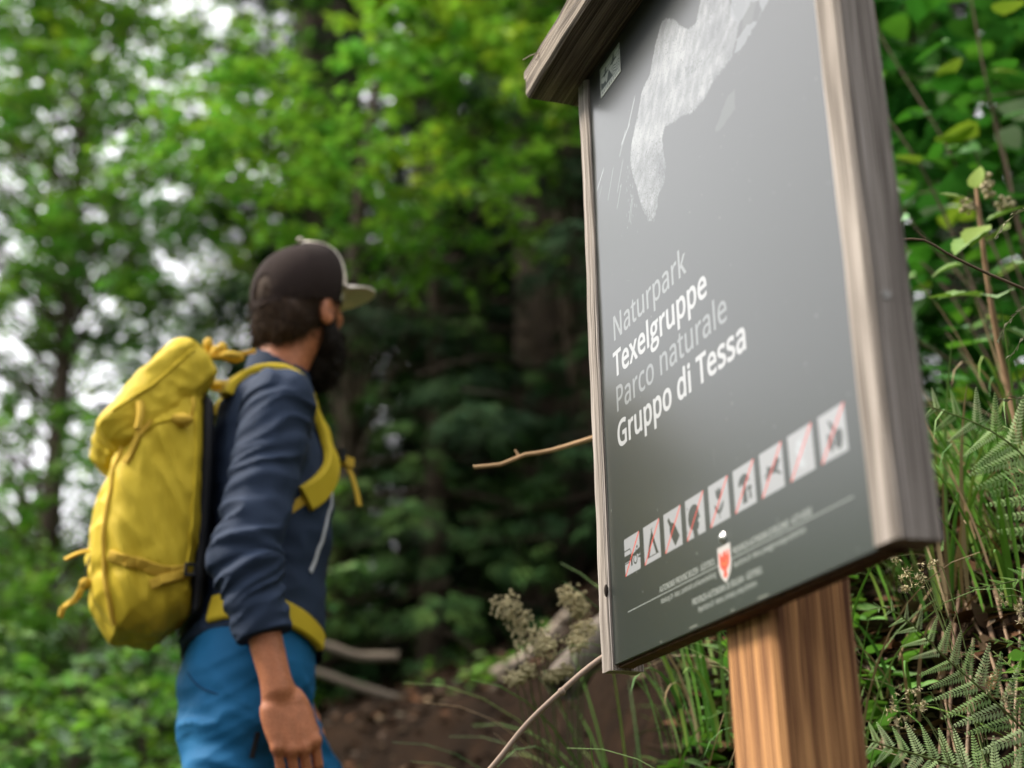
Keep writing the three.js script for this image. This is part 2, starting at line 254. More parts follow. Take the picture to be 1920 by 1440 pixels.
  const shield = (k) => { g.beginPath(); g.moveTo(-16 * u * k, (1 - k) * 20 * u); g.lineTo(16 * u * k, (1 - k) * 20 * u); g.lineTo(16 * u * k, 22 * u); g.quadraticCurveTo(14 * u * k, 36 * u * k, 0, 43 * u * k); g.quadraticCurveTo(-14 * u * k, 36 * u * k, -16 * u * k, 22 * u); g.closePath(); };
  g.fillStyle = '#b0adab'; shield(1); g.fill(); g.fillStyle = '#d8432c';
  g.beginPath(); g.moveTo(0, 8 * u); for (const [a, b] of [[3, 6], [5, 9], [3, 12], [8, 11], [9, 6], [12, 8], [12, 18], [10, 26], [8, 23], [7, 29], [5, 26], [3, 30], [5, 35], [0, 38], [-5, 35], [-3, 30], [-5, 26], [-7, 29], [-8, 23], [-10, 26], [-12, 18], [-12, 8], [-9, 6], [-8, 11], [-3, 12], [-4, 8]]) g.lineTo(a * u, b * u); g.closePath(); g.fill();
  g.strokeStyle = '#e2a04a'; g.lineWidth = 1.6; g.beginPath(); g.arc(0, 14 * u, 8 * u, 0.4, 2.7); g.stroke(); g.restore();
  // prohibition pictograms
  const q = 0.05 * PX, dk = '#252a27', W = '#8e9195';
  const icons = [
    (c) => { c.fillStyle = dk; c.beginPath(); c.moveTo(0, 47); c.lineTo(42, 47); c.lineTo(42, 53); c.lineTo(100, 43); c.lineTo(100, 58); c.lineTo(55, 57); c.lineTo(50, 64); c.lineTo(0, 64); c.fill(); c.strokeStyle = dk; c.lineWidth = 2.5; c.beginPath(); c.moveTo(0, 33); c.lineTo(36, 33); c.quadraticCurveTo(42, 36, 44, 50); c.stroke(); c.fillRect(0, 66, 34, 2.5); c.fillRect(40, 56, 9, 24); c.lineWidth = 4; c.beginPath(); c.arc(69, 68, 11, 0, 7); c.stroke(); c.beginPath(); c.arc(82, 38, 4, 0, 7); c.fill(); c.beginPath(); c.moveTo(72, 41); c.lineTo(80, 50); c.lineTo(96, 46); c.lineTo(94, 54); c.lineTo(74, 56); c.fill(); c.fillRect(88, 64, 14, 5); c.fillRect(86, 58, 12, 3); },
    (c) => { c.fillStyle = dk; c.beginPath(); c.moveTo(47, 24); c.lineTo(54, 24); c.lineTo(85, 84); c.lineTo(72, 84); c.lineTo(51, 42); c.lineTo(30, 84); c.lineTo(16, 84); c.fill(); c.strokeStyle = dk; c.lineWidth = 2; c.beginPath(); c.moveTo(46, 14); c.lineTo(54, 30); c.moveTo(55, 14); c.lineTo(46, 30); c.stroke(); c.fillRect(12, 84, 77, 2); },
    (c) => { c.save(); c.translate(52, 55); c.rotate(-0.62); c.fillStyle = dk; c.beginPath(); c.moveTo(-5, -46); c.lineTo(5, -46); c.lineTo(6, -24); c.quadraticCurveTo(17, -16, 17, -4); c.lineTo(17, 36); c.lineTo(-17, 36); c.lineTo(-17, -4); c.quadraticCurveTo(-17, -16, -6, -24); c.fill(); c.restore(); },
    (c) => { c.fillStyle = dk; c.beginPath(); c.moveTo(38, 100); c.lineTo(34, 80); c.bezierCurveTo(2, 72, 4, 22, 42, 20); c.bezierCurveTo(66, 20, 70, 36, 70, 46); c.lineTo(76, 58); c.lineTo(68, 60); c.lineTo(62, 66); c.lineTo(70, 70); c.lineTo(64, 84); c.lineTo(56, 84); c.lineTo(62, 100); c.fill(); c.strokeStyle = '#9aa0a0'; c.lineWidth = 2; for (let k = 1; k < 4; k++) { c.beginPath(); c.arc(64, 66, 9 * k, -0.9, 0.7); c.stroke(); } },
    (c) => { c.fillStyle = dk; c.beginPath(); c.moveTo(36, 16); c.lineTo(44, 24); c.lineTo(50, 14); c.lineTo(56, 24); c.lineTo(64, 16); c.quadraticCurveTo(66, 42, 50, 44); c.quadraticCurveTo(34, 42, 36, 16); c.fill(); c.fillRect(48.5, 42, 3, 48); c.beginPath(); c.moveTo(50, 78); c.quadraticCurveTo(28, 74, 26, 52); c.quadraticCurveTo(44, 60, 50, 78); c.quadraticCurveTo(54, 60, 74, 52); c.quadraticCurveTo(70, 74, 50, 78); c.fill(); },
    (c) => { c.fillStyle = dk; c.beginPath(); c.moveTo(22, 44); c.bezierCurveTo(22, 16, 70, 12, 74, 40); c.quadraticCurveTo(60, 44, 56, 40); c.lineTo(60, 88); c.lineTo(38, 88); c.lineTo(44, 42); c.quadraticCurveTo(34, 46, 22, 44); c.fill(); c.beginPath(); c.moveTo(60, 60); c.quadraticCurveTo(70, 46, 86, 60); c.lineTo(78, 62); c.lineTo(80, 84); c.lineTo(70, 84); c.lineTo(70, 64); c.fill(); },
    (c) => { c.fillStyle = dk; c.beginPath(); for (const [i, [a, b]] of [[12, 58], [28, 50], [32, 34], [40, 42], [62, 40], [70, 30], [80, 30], [88, 38], [80, 46], [74, 56], [90, 66], [86, 70], [66, 60], [46, 58], [34, 66], [20, 66], [32, 56]].entries()) i ? c.lineTo(a, b) : c.moveTo(a, b); c.fill(); },
    (c) => { c.strokeStyle = '#aab2ba'; c.lineWidth = 2; const rr = rng(8); for (let k = 0; k < 40; k++) { c.globalAlpha = 0.6; c.beginPath(); const a = 34 + rr() * 34, b = 18 + rr() * 64; c.arc(a, b, 3 + rr() * 8, rr() * 6, rr() * 6 + 2.5); c.stroke(); } c.globalAlpha = 1; },
    (c) => { c.fillStyle = dk; c.beginPath(); c.moveTo(34, 18); c.quadraticCurveTo(54, 24, 58, 46); c.lineTo(46, 44); c.quadraticCurveTo(40, 30, 34, 18); c.fill(); c.beginPath(); c.moveTo(30, 46); c.quadraticCurveTo(26, 78, 44, 88); c.lineTo(52, 70); c.lineTo(42, 48); c.fill(); c.beginPath(); c.moveTo(54, 52); c.quadraticCurveTo(68, 40, 84, 52); c.quadraticCurveTo(88, 74, 76, 88); c.quadraticCurveTo(56, 90, 54, 66); c.fill(); c.strokeStyle = '#8d9492'; c.lineWidth = 3; c.beginPath(); c.moveTo(90, 40); c.lineTo(92, 84); c.quadraticCurveTo(70, 96, 44, 88); c.stroke(); },
  ];
  icons.forEach((draw, i) => {
    g.save(); g.translate(X(i * 0.06299), Y(0)); g.fillStyle = W; g.fillRect(0, 0, q, q); g.beginPath(); g.rect(0, 0, q, q); g.clip(); g.scale(q / 100, q / 100); draw(g);
    g.strokeStyle = '#c93420'; g.lineWidth = 4.2; g.lineCap = 'butt'; g.beginPath(); g.moveTo(-2, 102); g.lineTo(102, -2); g.stroke(); g.restore();
  });
  // dirt specks, scratches and water marks on the face
  for (let i = 0; i < 420; i++) { const c = r() < 0.6; g.fillStyle = c ? `rgba(150,156,150,${0.2 + 0.4 * r()})` : `rgba(25,25,22,${0.3 + 0.5 * r()})`; const z = 0.6 + r() * r() * 3.4; g.beginPath(); g.ellipse(r() * PW, r() * PH, z, z * (0.7 + r()), 0, 0, 7); g.fill(); }
  for (let i = 0; i < 16; i++) { g.strokeStyle = `rgba(170,176,172,${0.1 + 0.18 * r()})`; g.lineWidth = 0.8 + r(); g.beginPath(); const x = r() * PW, y = PH * (0.3 + 0.7 * r()), a = r() * 6; g.moveTo(x, y); g.lineTo(x + Math.cos(a) * 60 * r(), y + Math.sin(a) * 60 * r()); g.stroke(); }
  for (const x of [330, 520, 760, 905]) { g.fillStyle = 'rgba(170,172,160,0.55)'; g.fillRect(x, PH - 8 - r() * 4, 10 + r() * 40, 5); }
  const t = new THREE.CanvasTexture(cv); t.colorSpace = THREE.SRGBColorSpace; t.anisotropy = 8; return t;
}
function drawSticker() {
  const cv = document.createElement('canvas'); cv.width = 360; cv.height = 240; const c = cv.getContext('2d'), D = '#3c4643';
  c.fillStyle = '#a9aea6'; c.fillRect(0, 0, 360, 240); c.strokeStyle = D; c.lineWidth = 5; c.strokeRect(14, 14, 332, 172);
  c.lineWidth = 4; for (const y of [58, 84]) { c.beginPath(); c.moveTo(16, y); c.lineTo(345, y - 4); c.stroke(); }
  const bird = (x, y, k) => { c.save(); c.translate(x, y); c.scale(k, k); c.fillStyle = D; c.beginPath(); c.moveTo(-60, 14); c.quadraticCurveTo(-34, -2, -14, 0); c.lineTo(2, -42); c.lineTo(20, -46); c.lineTo(18, -2); c.quadraticCurveTo(44, -6, 62, 6); c.quadraticCurveTo(36, 16, 4, 18); c.lineTo(-20, 34); c.lineTo(-22, 16); c.closePath(); c.fill(); c.restore(); };
  bird(96, 84, 0.95); bird(238, 68, 1.0);
  c.fillStyle = D; c.beginPath(); c.moveTo(14, 186); c.lineTo(14, 128); c.lineTo(60, 150); c.lineTo(100, 140); c.lineTo(160, 96); c.lineTo(226, 186); c.fill(); c.fillStyle = '#a9aea6'; c.beginPath(); c.moveTo(92, 147); c.lineTo(110, 178); c.lineTo(128, 152); c.lineTo(160, 96); c.lineTo(118, 128); c.fill();
  c.strokeStyle = D; c.lineWidth = 7; for (const y of [124, 146, 168]) { c.beginPath(); for (let x = 206; x <= 344; x += 4) { const yy = y + 7 * Math.sin(x / 14); x === 206 ? c.moveTo(x, yy) : c.lineTo(x, yy); } c.stroke(); }
  c.fillStyle = D; c.font = 'bold 40px sans-serif'; c.textBaseline = 'alphabetic'; const text = 'NATURA2000'; for (let i = 0; i < 10; i++) { c.save(); c.translate(22 + i * 33 + (i > 5 ? 6 : 0), 228); c.scale(0.72, 1); c.fillText(text[i], 0, 0); c.restore(); }
  const t = new THREE.CanvasTexture(cv); t.colorSpace = THREE.SRGBColorSpace; return t;
}
{
  const sign = thing('information_sign', 'dark grey nature park notice panel framed in weathered wood on a post', 'sign', [SIGN.x, SIGN.y0, SIGN.z], SIGN.turn);
  const panelMat = new THREE.MeshPhysicalMaterial({ map: drawPanel(), roughness: 0.34, ior: 1.5, clearcoat: 0.55, clearcoatRoughness: 0.2 });
  const edgeMat = std(0.10, 0.11, 0.105, 0.5);
  { // sheet 5 mm thick: printed face, plain edges
    const w = 0.6345, h = 0.907, b = new THREE.BoxGeometry(w, h, 0.005); const p = part('panel', b, [edgeMat, edgeMat, edgeMat, edgeMat, panelMat, edgeMat], sign); p.position.set(SX(-0.05 + 0.635 / 2), SY(-0.157 + h / 2), -0.0025);
  }
  { const t = timber(0.655, 0.022, 0.905, 0.003, 0.0006, 21, 20); const p = part('backing_board', t, backWood, sign); p.position.set(SX(0.267), SY(-0.1605), -0.0169); }
  const left = part('side_rail', timber(0.032, 0.05, 0.912, 0.0035, 0.0012, 2, 70), greyWood, sign); left.position.set(SX(-0.0668), SY(-0.164), -0.019);
  const right = part('side_rail', timber(0.0425, 0.05, 0.905, 0.004, 0.0006, 6, 50), greyWood, sign); right.position.set(SX(0.6068), SY(-0.157), -0.019);
  // a knot hole and splits near the foot of the far rail
  const knot = part('knot', new THREE.SphereGeometry(0.006, 10, 8), std(0.03, 0.022, 0.018, 0.9), left); knot.scale.set(0.5, 1.5, 0.6); knot.position.set(0.013, 0.107, 0.0243);
  { const t = timber(0.042, 0.2, 0.84, 0.005, 0.001, 11, 70); t.rotateZ(-Math.PI / 2); const p = part('roof_board', t, roofWood, sign); p.position.set(SX(-0.135), SY(0.7735), -0.0255); }
  { const t = timber(0.02, 0.21, 0.86, 0.003, 0.0018, 17, 60); t.rotateZ(-Math.PI / 2); const p = part('roof_board', t, roofWood, sign); p.position.set(SX(-0.142), SY(0.808), -0.03); p.rotation.x = 0.1; }
  const post = part('post', timber(0.118, 0.106, 0.75 + 0.931807 - SIGN.y0 + 0.3, 0.008, 0.0012, 8, 60), postWood, sign); post.position.set(SX(0.267), -0.32, -0.0835);
  { // domed screw with washer
    const g = new THREE.LatheGeometry([[0, 0.0042], [0.0026, 0.0038], [0.0046, 0.0022], [0.0052, 0.0012], [0.0072, 0.001], [0.0074, 0]].map((p) => new THREE.Vector2(...p)), 20); g.rotateX(Math.PI / 2);
    const p = part('screw', g, std(0.62, 0.62, 0.6, 0.3, { metalness: 0.9 }), sign); p.position.set(SX(0.2803), SY(-0.0685), 0.0002);
    const s2 = part('screw', new THREE.CylinderGeometry(0.005, 0.005, 0.003, 14).rotateZ(Math.PI / 2), std(0.3, 0.29, 0.27, 0.5, { metalness: 0.6 }), sign); s2.position.set(SX(0.6282), SY(0.085), -0.012);
  }
  const st = part('sticker', new THREE.BoxGeometry(0.0755, 0.05, 0.0006), [0, 1, 2, 3].map(() => std(0.7, 0.72, 0.68, 0.6)).concat([new THREE.MeshPhysicalMaterial({ map: drawSticker(), roughness: 0.5 }), edgeMat]), sign); st.position.set(SX(0.032), SY(0.7115), 0.0006);
}
// ---------------------------------------------------------------- vegetation helpers
function leafShape(w, l, fold = 0.12, droop = 0.1, n = 4, tooth = 0) {   // blade along +y, face +z, base at the origin
  const pos = [], idx = [], uv = [];
  for (let i = 0; i <= n; i++) { const t = i / n, b = w * 0.5 * Math.pow(Math.sin(Math.PI * Math.pow(t, 0.72)), 0.85) * (1 + (i % 2 ? tooth : 0)), z = -droop * l * t * t; pos.push(-b, l * t, z + fold * b * 1.6, 0, l * t, z, b, l * t, z + fold * b * 1.6); uv.push(0, t, 0.5, t, 1, t); }
  for (let i = 0; i < n; i++) { const a = i * 3, c = a + 3; idx.push(a, a + 1, c, c, a + 1, c + 1, a + 1, a + 2, c + 1, c + 1, a + 2, c + 2); }
  const g = new THREE.BufferGeometry(); g.setAttribute('position', new THREE.Float32BufferAttribute(pos, 3)); g.setAttribute('uv', new THREE.Float32BufferAttribute(uv, 2)); g.setIndex(idx); g.computeVertexNormals(); return g;
}
const leafMat = new THREE.MeshPhysicalMaterial({ color: 0xffffff, roughness: 0.9, transmission: 0.45, thickness: 0, specularIntensity: 0.35, side: THREE.DoubleSide });
const needleMat = new THREE.MeshPhysicalMaterial({ color: 0xffffff, roughness: 0.85, specularIntensity: 0.35, side: THREE.DoubleSide });
const LEAF = leafShape(0.62, 1), LEAF2 = leafShape(0.85, 1, 0.1, 0.16);
const SPRAY = (() => { const q = []; for (const [a, l] of [[0, 1], [0.75, 0.62], [-0.75, 0.62], [0.45, 0.8], [-0.45, 0.8]]) { const g = leafShape(0.11, l, 0.4, 0.12, 2); g.rotateZ(a); q.push(g); } return mergeGeometries(q); })();
function basis(dir, normal) { const y = dir.clone().normalize(), z = normal.clone().addScaledVector(y, -normal.dot(y)); if (z.lengthSq() < 1e-6) z.set(y.z, y.x, y.y); z.normalize(); return new THREE.Matrix4().makeBasis(V().crossVectors(y, z), y, z); }
class Leaves {
  constructor() { this.m = []; this.c = []; }
  add(p, dir, normal, size, col) { const m = basis(dir, normal).scale(V(size, size, size)).setPosition(p); this.m.push(m); this.c.push(new THREE.Color().setRGB(...col)); }
  build(name, parent, geo, mat) { const o = shade(new THREE.InstancedMesh(geo, mat, this.m.length)); o.name = name; this.m.forEach((m, i) => { o.setMatrixAt(i, m); o.setColorAt(i, this.c[i]); }); o.userData.kind = 'stuff'; parent.add(o); return o; }
}
const vary = (r, c, k = 0.35) => { const f = 1 - k + 2 * k * r(), y = (r() - 0.5) * 0.3; return [c[0] * f * (1 + y), c[1] * f, c[2] * f * (1 - y)]; };
function ball(r) { const u = r() * 2 - 1, a = r() * 6.283, k = Math.sqrt(1 - u * u); return V(k * Math.cos(a), u, k * Math.sin(a)); }
// leafy sprays of one clump: twigs leave the middle, leaves sit alternately along them
function clump(L, r, c, R, flat, n, size, col, twigs, up = 0.25) {
  const per = 11, k = Math.max(2, Math.round(n / per));
  for (let i = 0; i < k; i++) {
    const d = ball(r); d.y = d.y * flat + up * (r() - 0.3); d.normalize(); const s = V(...c).addScaledVector(ball(r), R * 0.4), len = R * (0.45 + 0.65 * r()), side = V(-d.z, 0, d.x).normalize(), tone = vary(r, col, 0.22);
    if (twigs && i % 3 === 0) twigs.push(tube([s, s.clone().addScaledVector(d, len * 0.5).add(V(0, len * 0.03, 0)), s.clone().addScaledVector(d, len).add(V(0, -len * 0.1, 0))], 0.004, 0.0015, 4, 4));
    for (let j = 0; j < per; j++) {
      const t = (j + r() * 0.6) / per, p = s.clone().addScaledVector(d, len * t); p.y -= len * 0.12 * t * t; p.addScaledVector(ball(r), R * 0.06);
      const ld = side.clone().multiplyScalar(j % 2 ? 1 : -1).addScaledVector(d, 0.7).addScaledVector(ball(r), 0.45); ld.y -= 0.25;
      L.add(p, ld, V(0, 1, 0).addScaledVector(ball(r), 0.55), size * (0.65 + 0.6 * r()), vary(r, tone, 0.2));
    }
  }
}
// ---------------------------------------------------------------- hiker (own axes: x ahead, y up, z to the right-hand side)
const HIK = { x: -0.5, y: 0, z: -2.86, turn: 0.349 };
function lerpTable(tab, y) { if (y <= tab[0][0]) return tab[0]; for (let i = 1; i < tab.length; i++) if (y <= tab[i][0]) { const a = tab[i - 1], b = tab[i], t = (y - a[0]) / (b[0] - a[0]), s = t * t * (3 - 2 * t); return a.map((v, k) => mix(v, b[k], s)); } return tab[tab.length - 1]; }
const TORSO = [[0.80, -0.04, 0.115, 0.158], [0.92, -0.042, 0.127, 0.168], [0.99, -0.034, 0.124, 0.162], [1.10, -0.018, 0.113, 0.150], [1.22, -0.010, 0.117, 0.157], [1.34, -0.012, 0.123, 0.168], [1.42, -0.024, 0.106, 0.165], [1.49, -0.035, 0.078, 0.130], [1.54, -0.028, 0.06, 0.08]];
function torso(x, y, z, g = 0) { const [, cx, rx, rz] = lerpTable(TORSO, y), k = Math.hypot((x - cx) / (rx + g), z / (rz + g)); return (k - 1) * (rx + g) * 0.9; }
const ARM = { sh: [-0.03, 1.448, 0.168], el: [-0.092, 1.105, 0.232], wr: [-0.024, 0.866, 0.252] };
const ARM2 = { sh: [-0.03, 1.448, -0.168], el: [-0.05, 1.14, -0.24], wr: [0.065, 0.95, -0.21] };
const LEG = { hip: [-0.055, 0.93, 0.082], kn: [-0.09, 0.5, 0.09], an: [-0.16, 0.1, 0.09] }, LEG2 = { hip: [-0.03, 0.93, -0.082], kn: [0.19, 0.55, -0.09], an: [0.17, 0.16, -0.09] };
const NECK = [[-0.03, 1.48, 0], [0.022, 1.67, 0]];
const HY = 0.61, HC = [0.034, 1.755, 0];                       // head turned to the left, centre of the skull
const toHead = (x, y, z) => { const dx = x - HC[0], dz = z - HC[2], c = Math.cos(HY), s = Math.sin(HY); return [dx * c - dz * s, y - HC[1], dx * s + dz * c]; };
function headF(x, y, z) {                                     // own axes: a ahead (face), b up, c to the right
  const [a, b, c] = toHead(x, y, z), m = Math.abs(c);
  let d = ell(a, b, c, [0, 0.012, 0], [0.098, 0.115, 0.077]);
  d = smin(d, ell(a, b, c, [0.028, -0.055, 0], [0.066, 0.085, 0.058]), 0.03);
  d = smin(d, ell(a, b, c, [0.062, -0.105, 0], [0.03, 0.026, 0.03]), 0.025);      // chin
  d = smin(d, cone(a, b, c, [0.088, 0.008, 0], [0.109, -0.036, 0], 0.008, 0.014), 0.012);  // nose
  d = smin(d, ell(a, b, c, [0.104, -0.042, 0], [0.013, 0.009, 0.018]), 0.008);
  d = smin(d, ell(a, b, m, [0.078, 0.026, 0.032], [0.018, 0.008, 0.026]), 0.012);  // brow
  d = smax(d, -ell(a, b, m, [0.098, 0.006, 0.032], [0.014, 0.012, 0.017]), 0.008);  // eye socket
  d = smin(d, ell(a, b, m, [0.082, 0.005, 0.031], [0.011, 0.009, 0.014]), 0.003);
  d = smin(d, ell(a, b, m, [0.072, -0.03, 0.04], [0.02, 0.02, 0.018]), 0.015);     // cheek
  d = smin(d, ell(a, b, c, [0.092, -0.066, 0], [0.012, 0.006, 0.022]), 0.005); d = smin(d, ell(a, b, c, [0.09, -0.078, 0], [0.012, 0.007, 0.02]), 0.005);  // lips
  const ear = smax(ell(a, b, m, [0.006, -0.04, 0.080], [0.021, 0.034, 0.012]), -ell(a, b, m, [0.013, -0.036, 0.090], [0.012, 0.02, 0.008]), 0.005);
  return smin(d, ear, 0.006);
}
function makeHand(wr, dir, back, curl) {                      // returns an implicit function for one hand rooted at the wrist
  const D = V(...dir).normalize(), B = V(...back); B.addScaledVector(D, -B.dot(D)).normalize(); const W = V().crossVectors(B, D).normalize();   // W towards the little finger or thumb, by handedness
  const K = 1.1, P = (w, d, b) => { w *= K; d *= K; b *= K; return [wr[0] + W.x * w + D.x * d + B.x * b, wr[1] + W.y * w + D.y * d + B.y * b, wr[2] + W.z * w + D.z * d + B.z * b]; };
  const bones = [];
  const fing = [[0.033, 0.098, 0.041, 0.025, 0.021, 0.0088], [0.0115, 0.103, 0.045, 0.028, 0.022, 0.0090], [-0.0105, 0.099, 0.042, 0.026, 0.021, 0.0086], [-0.0315, 0.089, 0.033, 0.021, 0.018, 0.0078]];
  for (const [w, d, l1, l2, l3, r] of fing) {
    let at = [w, d, 0.002], ang = curl * 0.8; const pts = [at];
    for (const [l, add] of [[l1, 0], [l2, curl], [l3, curl * 0.7]]) { ang += add; at = [at[0] * 0.985, at[1] + l * Math.cos(ang), at[2] - l * Math.sin(ang)]; pts.push(at); }
    for (let i = 0; i < 3; i++) bones.push([P(...pts[i]), P(...pts[i + 1]), r * K * (1.04 - i * 0.09), r * K * (0.96 - i * 0.1)]);
    bones.push([P(w * 0.75, 0.03, 0), P(w, d, 0.0045), 0.0125, r * K * 1.2, 1]);
  }
  const th = [[0.022, 0.022, -0.006], [0.041, 0.052, -0.018], [0.047, 0.083, -0.024], [0.042, 0.108, -0.030]];
  for (let i = 0; i < 3; i++) bones.push([P(...th[i]), P(...th[i + 1]), [0.0165, 0.0125, 0.0102][i], [0.0125, 0.0104, 0.0085][i], i === 0 ? 1 : 0]);
  const palmA = P(0.0, 0.012, -0.004), palmB = P(0.0, 0.082, -0.003);
  return (x, y, z) => {
    const px = x - wr[0], py = y - wr[1], pz = z - wr[2], w = px * W.x + py * W.y + pz * W.z, d = px * D.x + py * D.y + pz * D.z, b = px * B.x + py * B.y + pz * B.z;
    let m = ell(w, d, b, [0.001, 0.052, -0.004], [0.046, 0.062, 0.0175]);
    for (const q of bones) { const c = cone(x, y, z, q[0], q[1], q[2], q[3]); m = smin(m, c, q[4] ? 0.012 : 0.0035); }
    return m;
  };
}
const handR = makeHand(ARM.wr, [0.34, -0.93, -0.04], [0.10, 0.08, 1], 0.42);
const handL = makeHand(ARM2.wr, [0.45, -0.88, 0.05], [0.35, 0.1, -1], 0.5);
function armSkin(x, y, z, A) { let d = cone(x, y, z, A.sh, A.el, 0.05, 0.04); d = smin(d, cone(x, y, z, A.el, A.wr, 0.041, 0.0265), 0.02); return d; }
function bodyF(x, y, z) {
  let d = torso(x, y, z, -0.012); d = smax(d, y - 1.53, 0.03); d = smax(d, 0.8 - y, 0.03);
  d = smin(d, cone(x, y, z, NECK[0], NECK[1], 0.064, 0.053), 0.05);
  for (const A of [ARM, ARM2]) d = smin(d, armSkin(x, y, z, A), 0.03);
  for (const L of [LEG, LEG2]) d = smin(d, smin(cone(x, y, z, L.hip, L.kn, 0.078, 0.052), cone(x, y, z, L.kn, L.an, 0.05, 0.036), 0.02), 0.04);
  return d;
}
const ridge = (v) => 1 - Math.abs(v) * 2;                       // sharp fold crest from noise
function alongArm(x, y, z, A) {
  const seg = (a, b) => { const d = [b[0] - a[0], b[1] - a[1], b[2] - a[2]], L = Math.hypot(...d), t = clamp(((x - a[0]) * d[0] + (y - a[1]) * d[1] + (z - a[2]) * d[2]) / (L * L)); return [t * L, Math.hypot(x - a[0] - d[0] * t, y - a[1] - d[1] * t, z - a[2] - d[2] * t), L]; };
  const p = seg(A.sh, A.el), q = seg(A.el, A.wr); return p[1] < q[1] ? p[0] : p[2] + q[0];
}
function sleeveFolds(x, y, z, A) {
  const s = alongArm(x, y, z, A), amp = 0.005 + 0.011 * Math.exp(-Math.pow((s - 0.36) / 0.13, 2)) + 0.005 * Math.exp(-Math.pow(s / 0.1, 2));
  const w = 0.022 * nz(x * 9, y * 9, z * 9) + 0.05 * (x + 0.08);
  return amp * (0.9 * ridge(nz((s + w + 0.35 * x) * 32, 3.1 + x * 6, z * 5)) - 0.35) + 0.003 * nz(x * 30, y * 30, z * 30);
}
function armCloth(x, y, z, A) {
  let d = cone(x, y, z, A.sh, A.el, 0.072, 0.060); d = smin(d, cone(x, y, z, A.el, A.wr, 0.060, 0.045), 0.03);
  return d;
}
function jacketF(x, y, z) {
  let d = torso(x, y, z, 0.008);
  d -= 0.0055 * ridge(nz(x * 5 + y * 13, y * 5 - x * 6, z * 7)) * sstep(1.45, 1.2, y) + 0.002 * nz(x * 24, y * 24, z * 24) + 0.006 * sstep(1.1, 1.0, y) * ridge(nz(y * 22 + x * 5, x * 5, z * 5));
  d = smax(d, y - 1.525, 0.03);
  d = smin(d, cone(x, y, z, [-0.035, 1.475, -0.10], [-0.035, 1.475, 0.10], 0.062, 0.062), 0.05);
  d = smin(d, cone(x, y, z, NECK[0], [0.0, 1.56, 0], 0.078, 0.066), 0.04);
  d = smax(d, 0.972 + 0.02 * Math.sin(z * 9) - y, 0.008);
  for (const A of [ARM, ARM2]) {
    let a = armCloth(x, y, z, A) - sleeveFolds(x, y, z, A);
    const ax = A.wr, e = A.el, k = ((x - e[0]) * (ax[0] - e[0]) + (y - e[1]) * (ax[1] - e[1]) + (z - e[2]) * (ax[2] - e[2])) / (Math.hypot(ax[0] - e[0], ax[1] - e[1], ax[2] - e[2]) ** 2);
    a = smax(a, (k - (A === ARM ? 0.60 : 0.72)) * 0.24, 0.004);                   // cuff
    d = smin(d, a, A === ARM ? 0.022 : 0.03);
  }
  // open neck
  d = smax(d, -cone(x, y, z, [-0.01, 1.52, 0], [0.025, 1.75, 0], 0.054, 0.07), 0.004);
  // stand-up collar, lower in front
  const tn = (y - 1.5) * 0.27, rr = Math.hypot(x - (-0.024 + tn), z), top = 1.640 - 0.70 * (x + 0.088);
  let col = Math.abs(rr - 0.071 - 0.05 * (y - 1.58)) - 0.0045; col = smax(col, y - top, 0.004); col = smax(col, 1.5 - y, 0.01); col = smax(col, (x - 0.052) , 0.004);
  return smin(d, col, 0.012);
}
function trouserSmooth(x, y, z) { let d = torso(x, y, z, 0.003); for (const L of [LEG, LEG2]) d = smin(d, cone(x, y, z, L.hip, L.kn, 0.098, 0.070), 0.05); return d; }
function trouserF(x, y, z) {
  let d = torso(x, y, z, 0.003); d = smax(d, 0.8 - y, 0.04);
  for (const L of [LEG, LEG2]) d = smin(d, smin(cone(x, y, z, L.hip, L.kn, 0.098, 0.070), cone(x, y, z, L.kn, [L.an[0], L.an[1] + 0.03, L.an[2]], 0.070, 0.056), 0.03), 0.05);
  const f = 0.016 * (ridge(nz(y * 15 + x * 9, x * 4 + 2, z * 6)) - 0.3) * sstep(0.95, 0.78, y) + 0.004 * ridge(nz(y * 22 - x * 12, x * 3 + 8, z * 8)) * sstep(0.98, 0.9, y) + 0.0015 * nz(x * 26, y * 26, z * 26);
  d -= f; d = smax(d, y - 1.0, 0.006); return smax(d, LEG.an[1] + 0.02 - y, 0.01);
}
const onto = (p, f, off) => { for (let i = 0; i < 8; i++) { const e = 0.004, d = f(p.x, p.y, p.z) - off, g = V(f(p.x + e, p.y, p.z) - f(p.x - e, p.y, p.z), f(p.x, p.y + e, p.z) - f(p.x, p.y - e, p.z), f(p.x, p.y, p.z + e) - f(p.x, p.y, p.z - e)); g.normalize(); p.addScaledVector(g, -d); p.nrm = g; } return p; };
const strip = (pts, f, off, w, th, seg = 40) => { const c = new THREE.CatmullRomCurve3(pts.map((p) => V(...p))), q = [], o = []; for (let i = 0; i <= 16; i++) { const p = onto(c.getPoint(i / 16), f, off); q.push(p); o.push(p.nrm); } return band(q, o, typeof w === 'function' ? w : w, th, seg); };
const fabricBump = dataTex(128, 128, (u, v) => { const b = 0.5 + 0.25 * Math.sin(u * 6.283 * 32) * Math.sin(v * 6.283 * 32) + 0.3 * nz(u * 60, v * 60, 1); return [b, b, b]; }, false); fabricBump.repeat.set(14, 14);
const cloth = (r, g, b, rough = 0.9, extra = {}) => std(r, g, b, rough, { bumpMap: fabricBump, bumpScale: 0.0006, specularIntensity: 0.3, ...extra });
const skinTex = dataTex(256, 256, (u, v) => { const a = 0.5 + 0.5 * 1.6 * fbm(u * 8, v * 8, 3, 4), s = nz(u * 60, v * 60, 4) * 0.08; return [0.64 + 0.13 * a + s, 0.40 + 0.09 * a + s, 0.27 + 0.07 * a + s]; }); skinTex.repeat.set(6, 6);
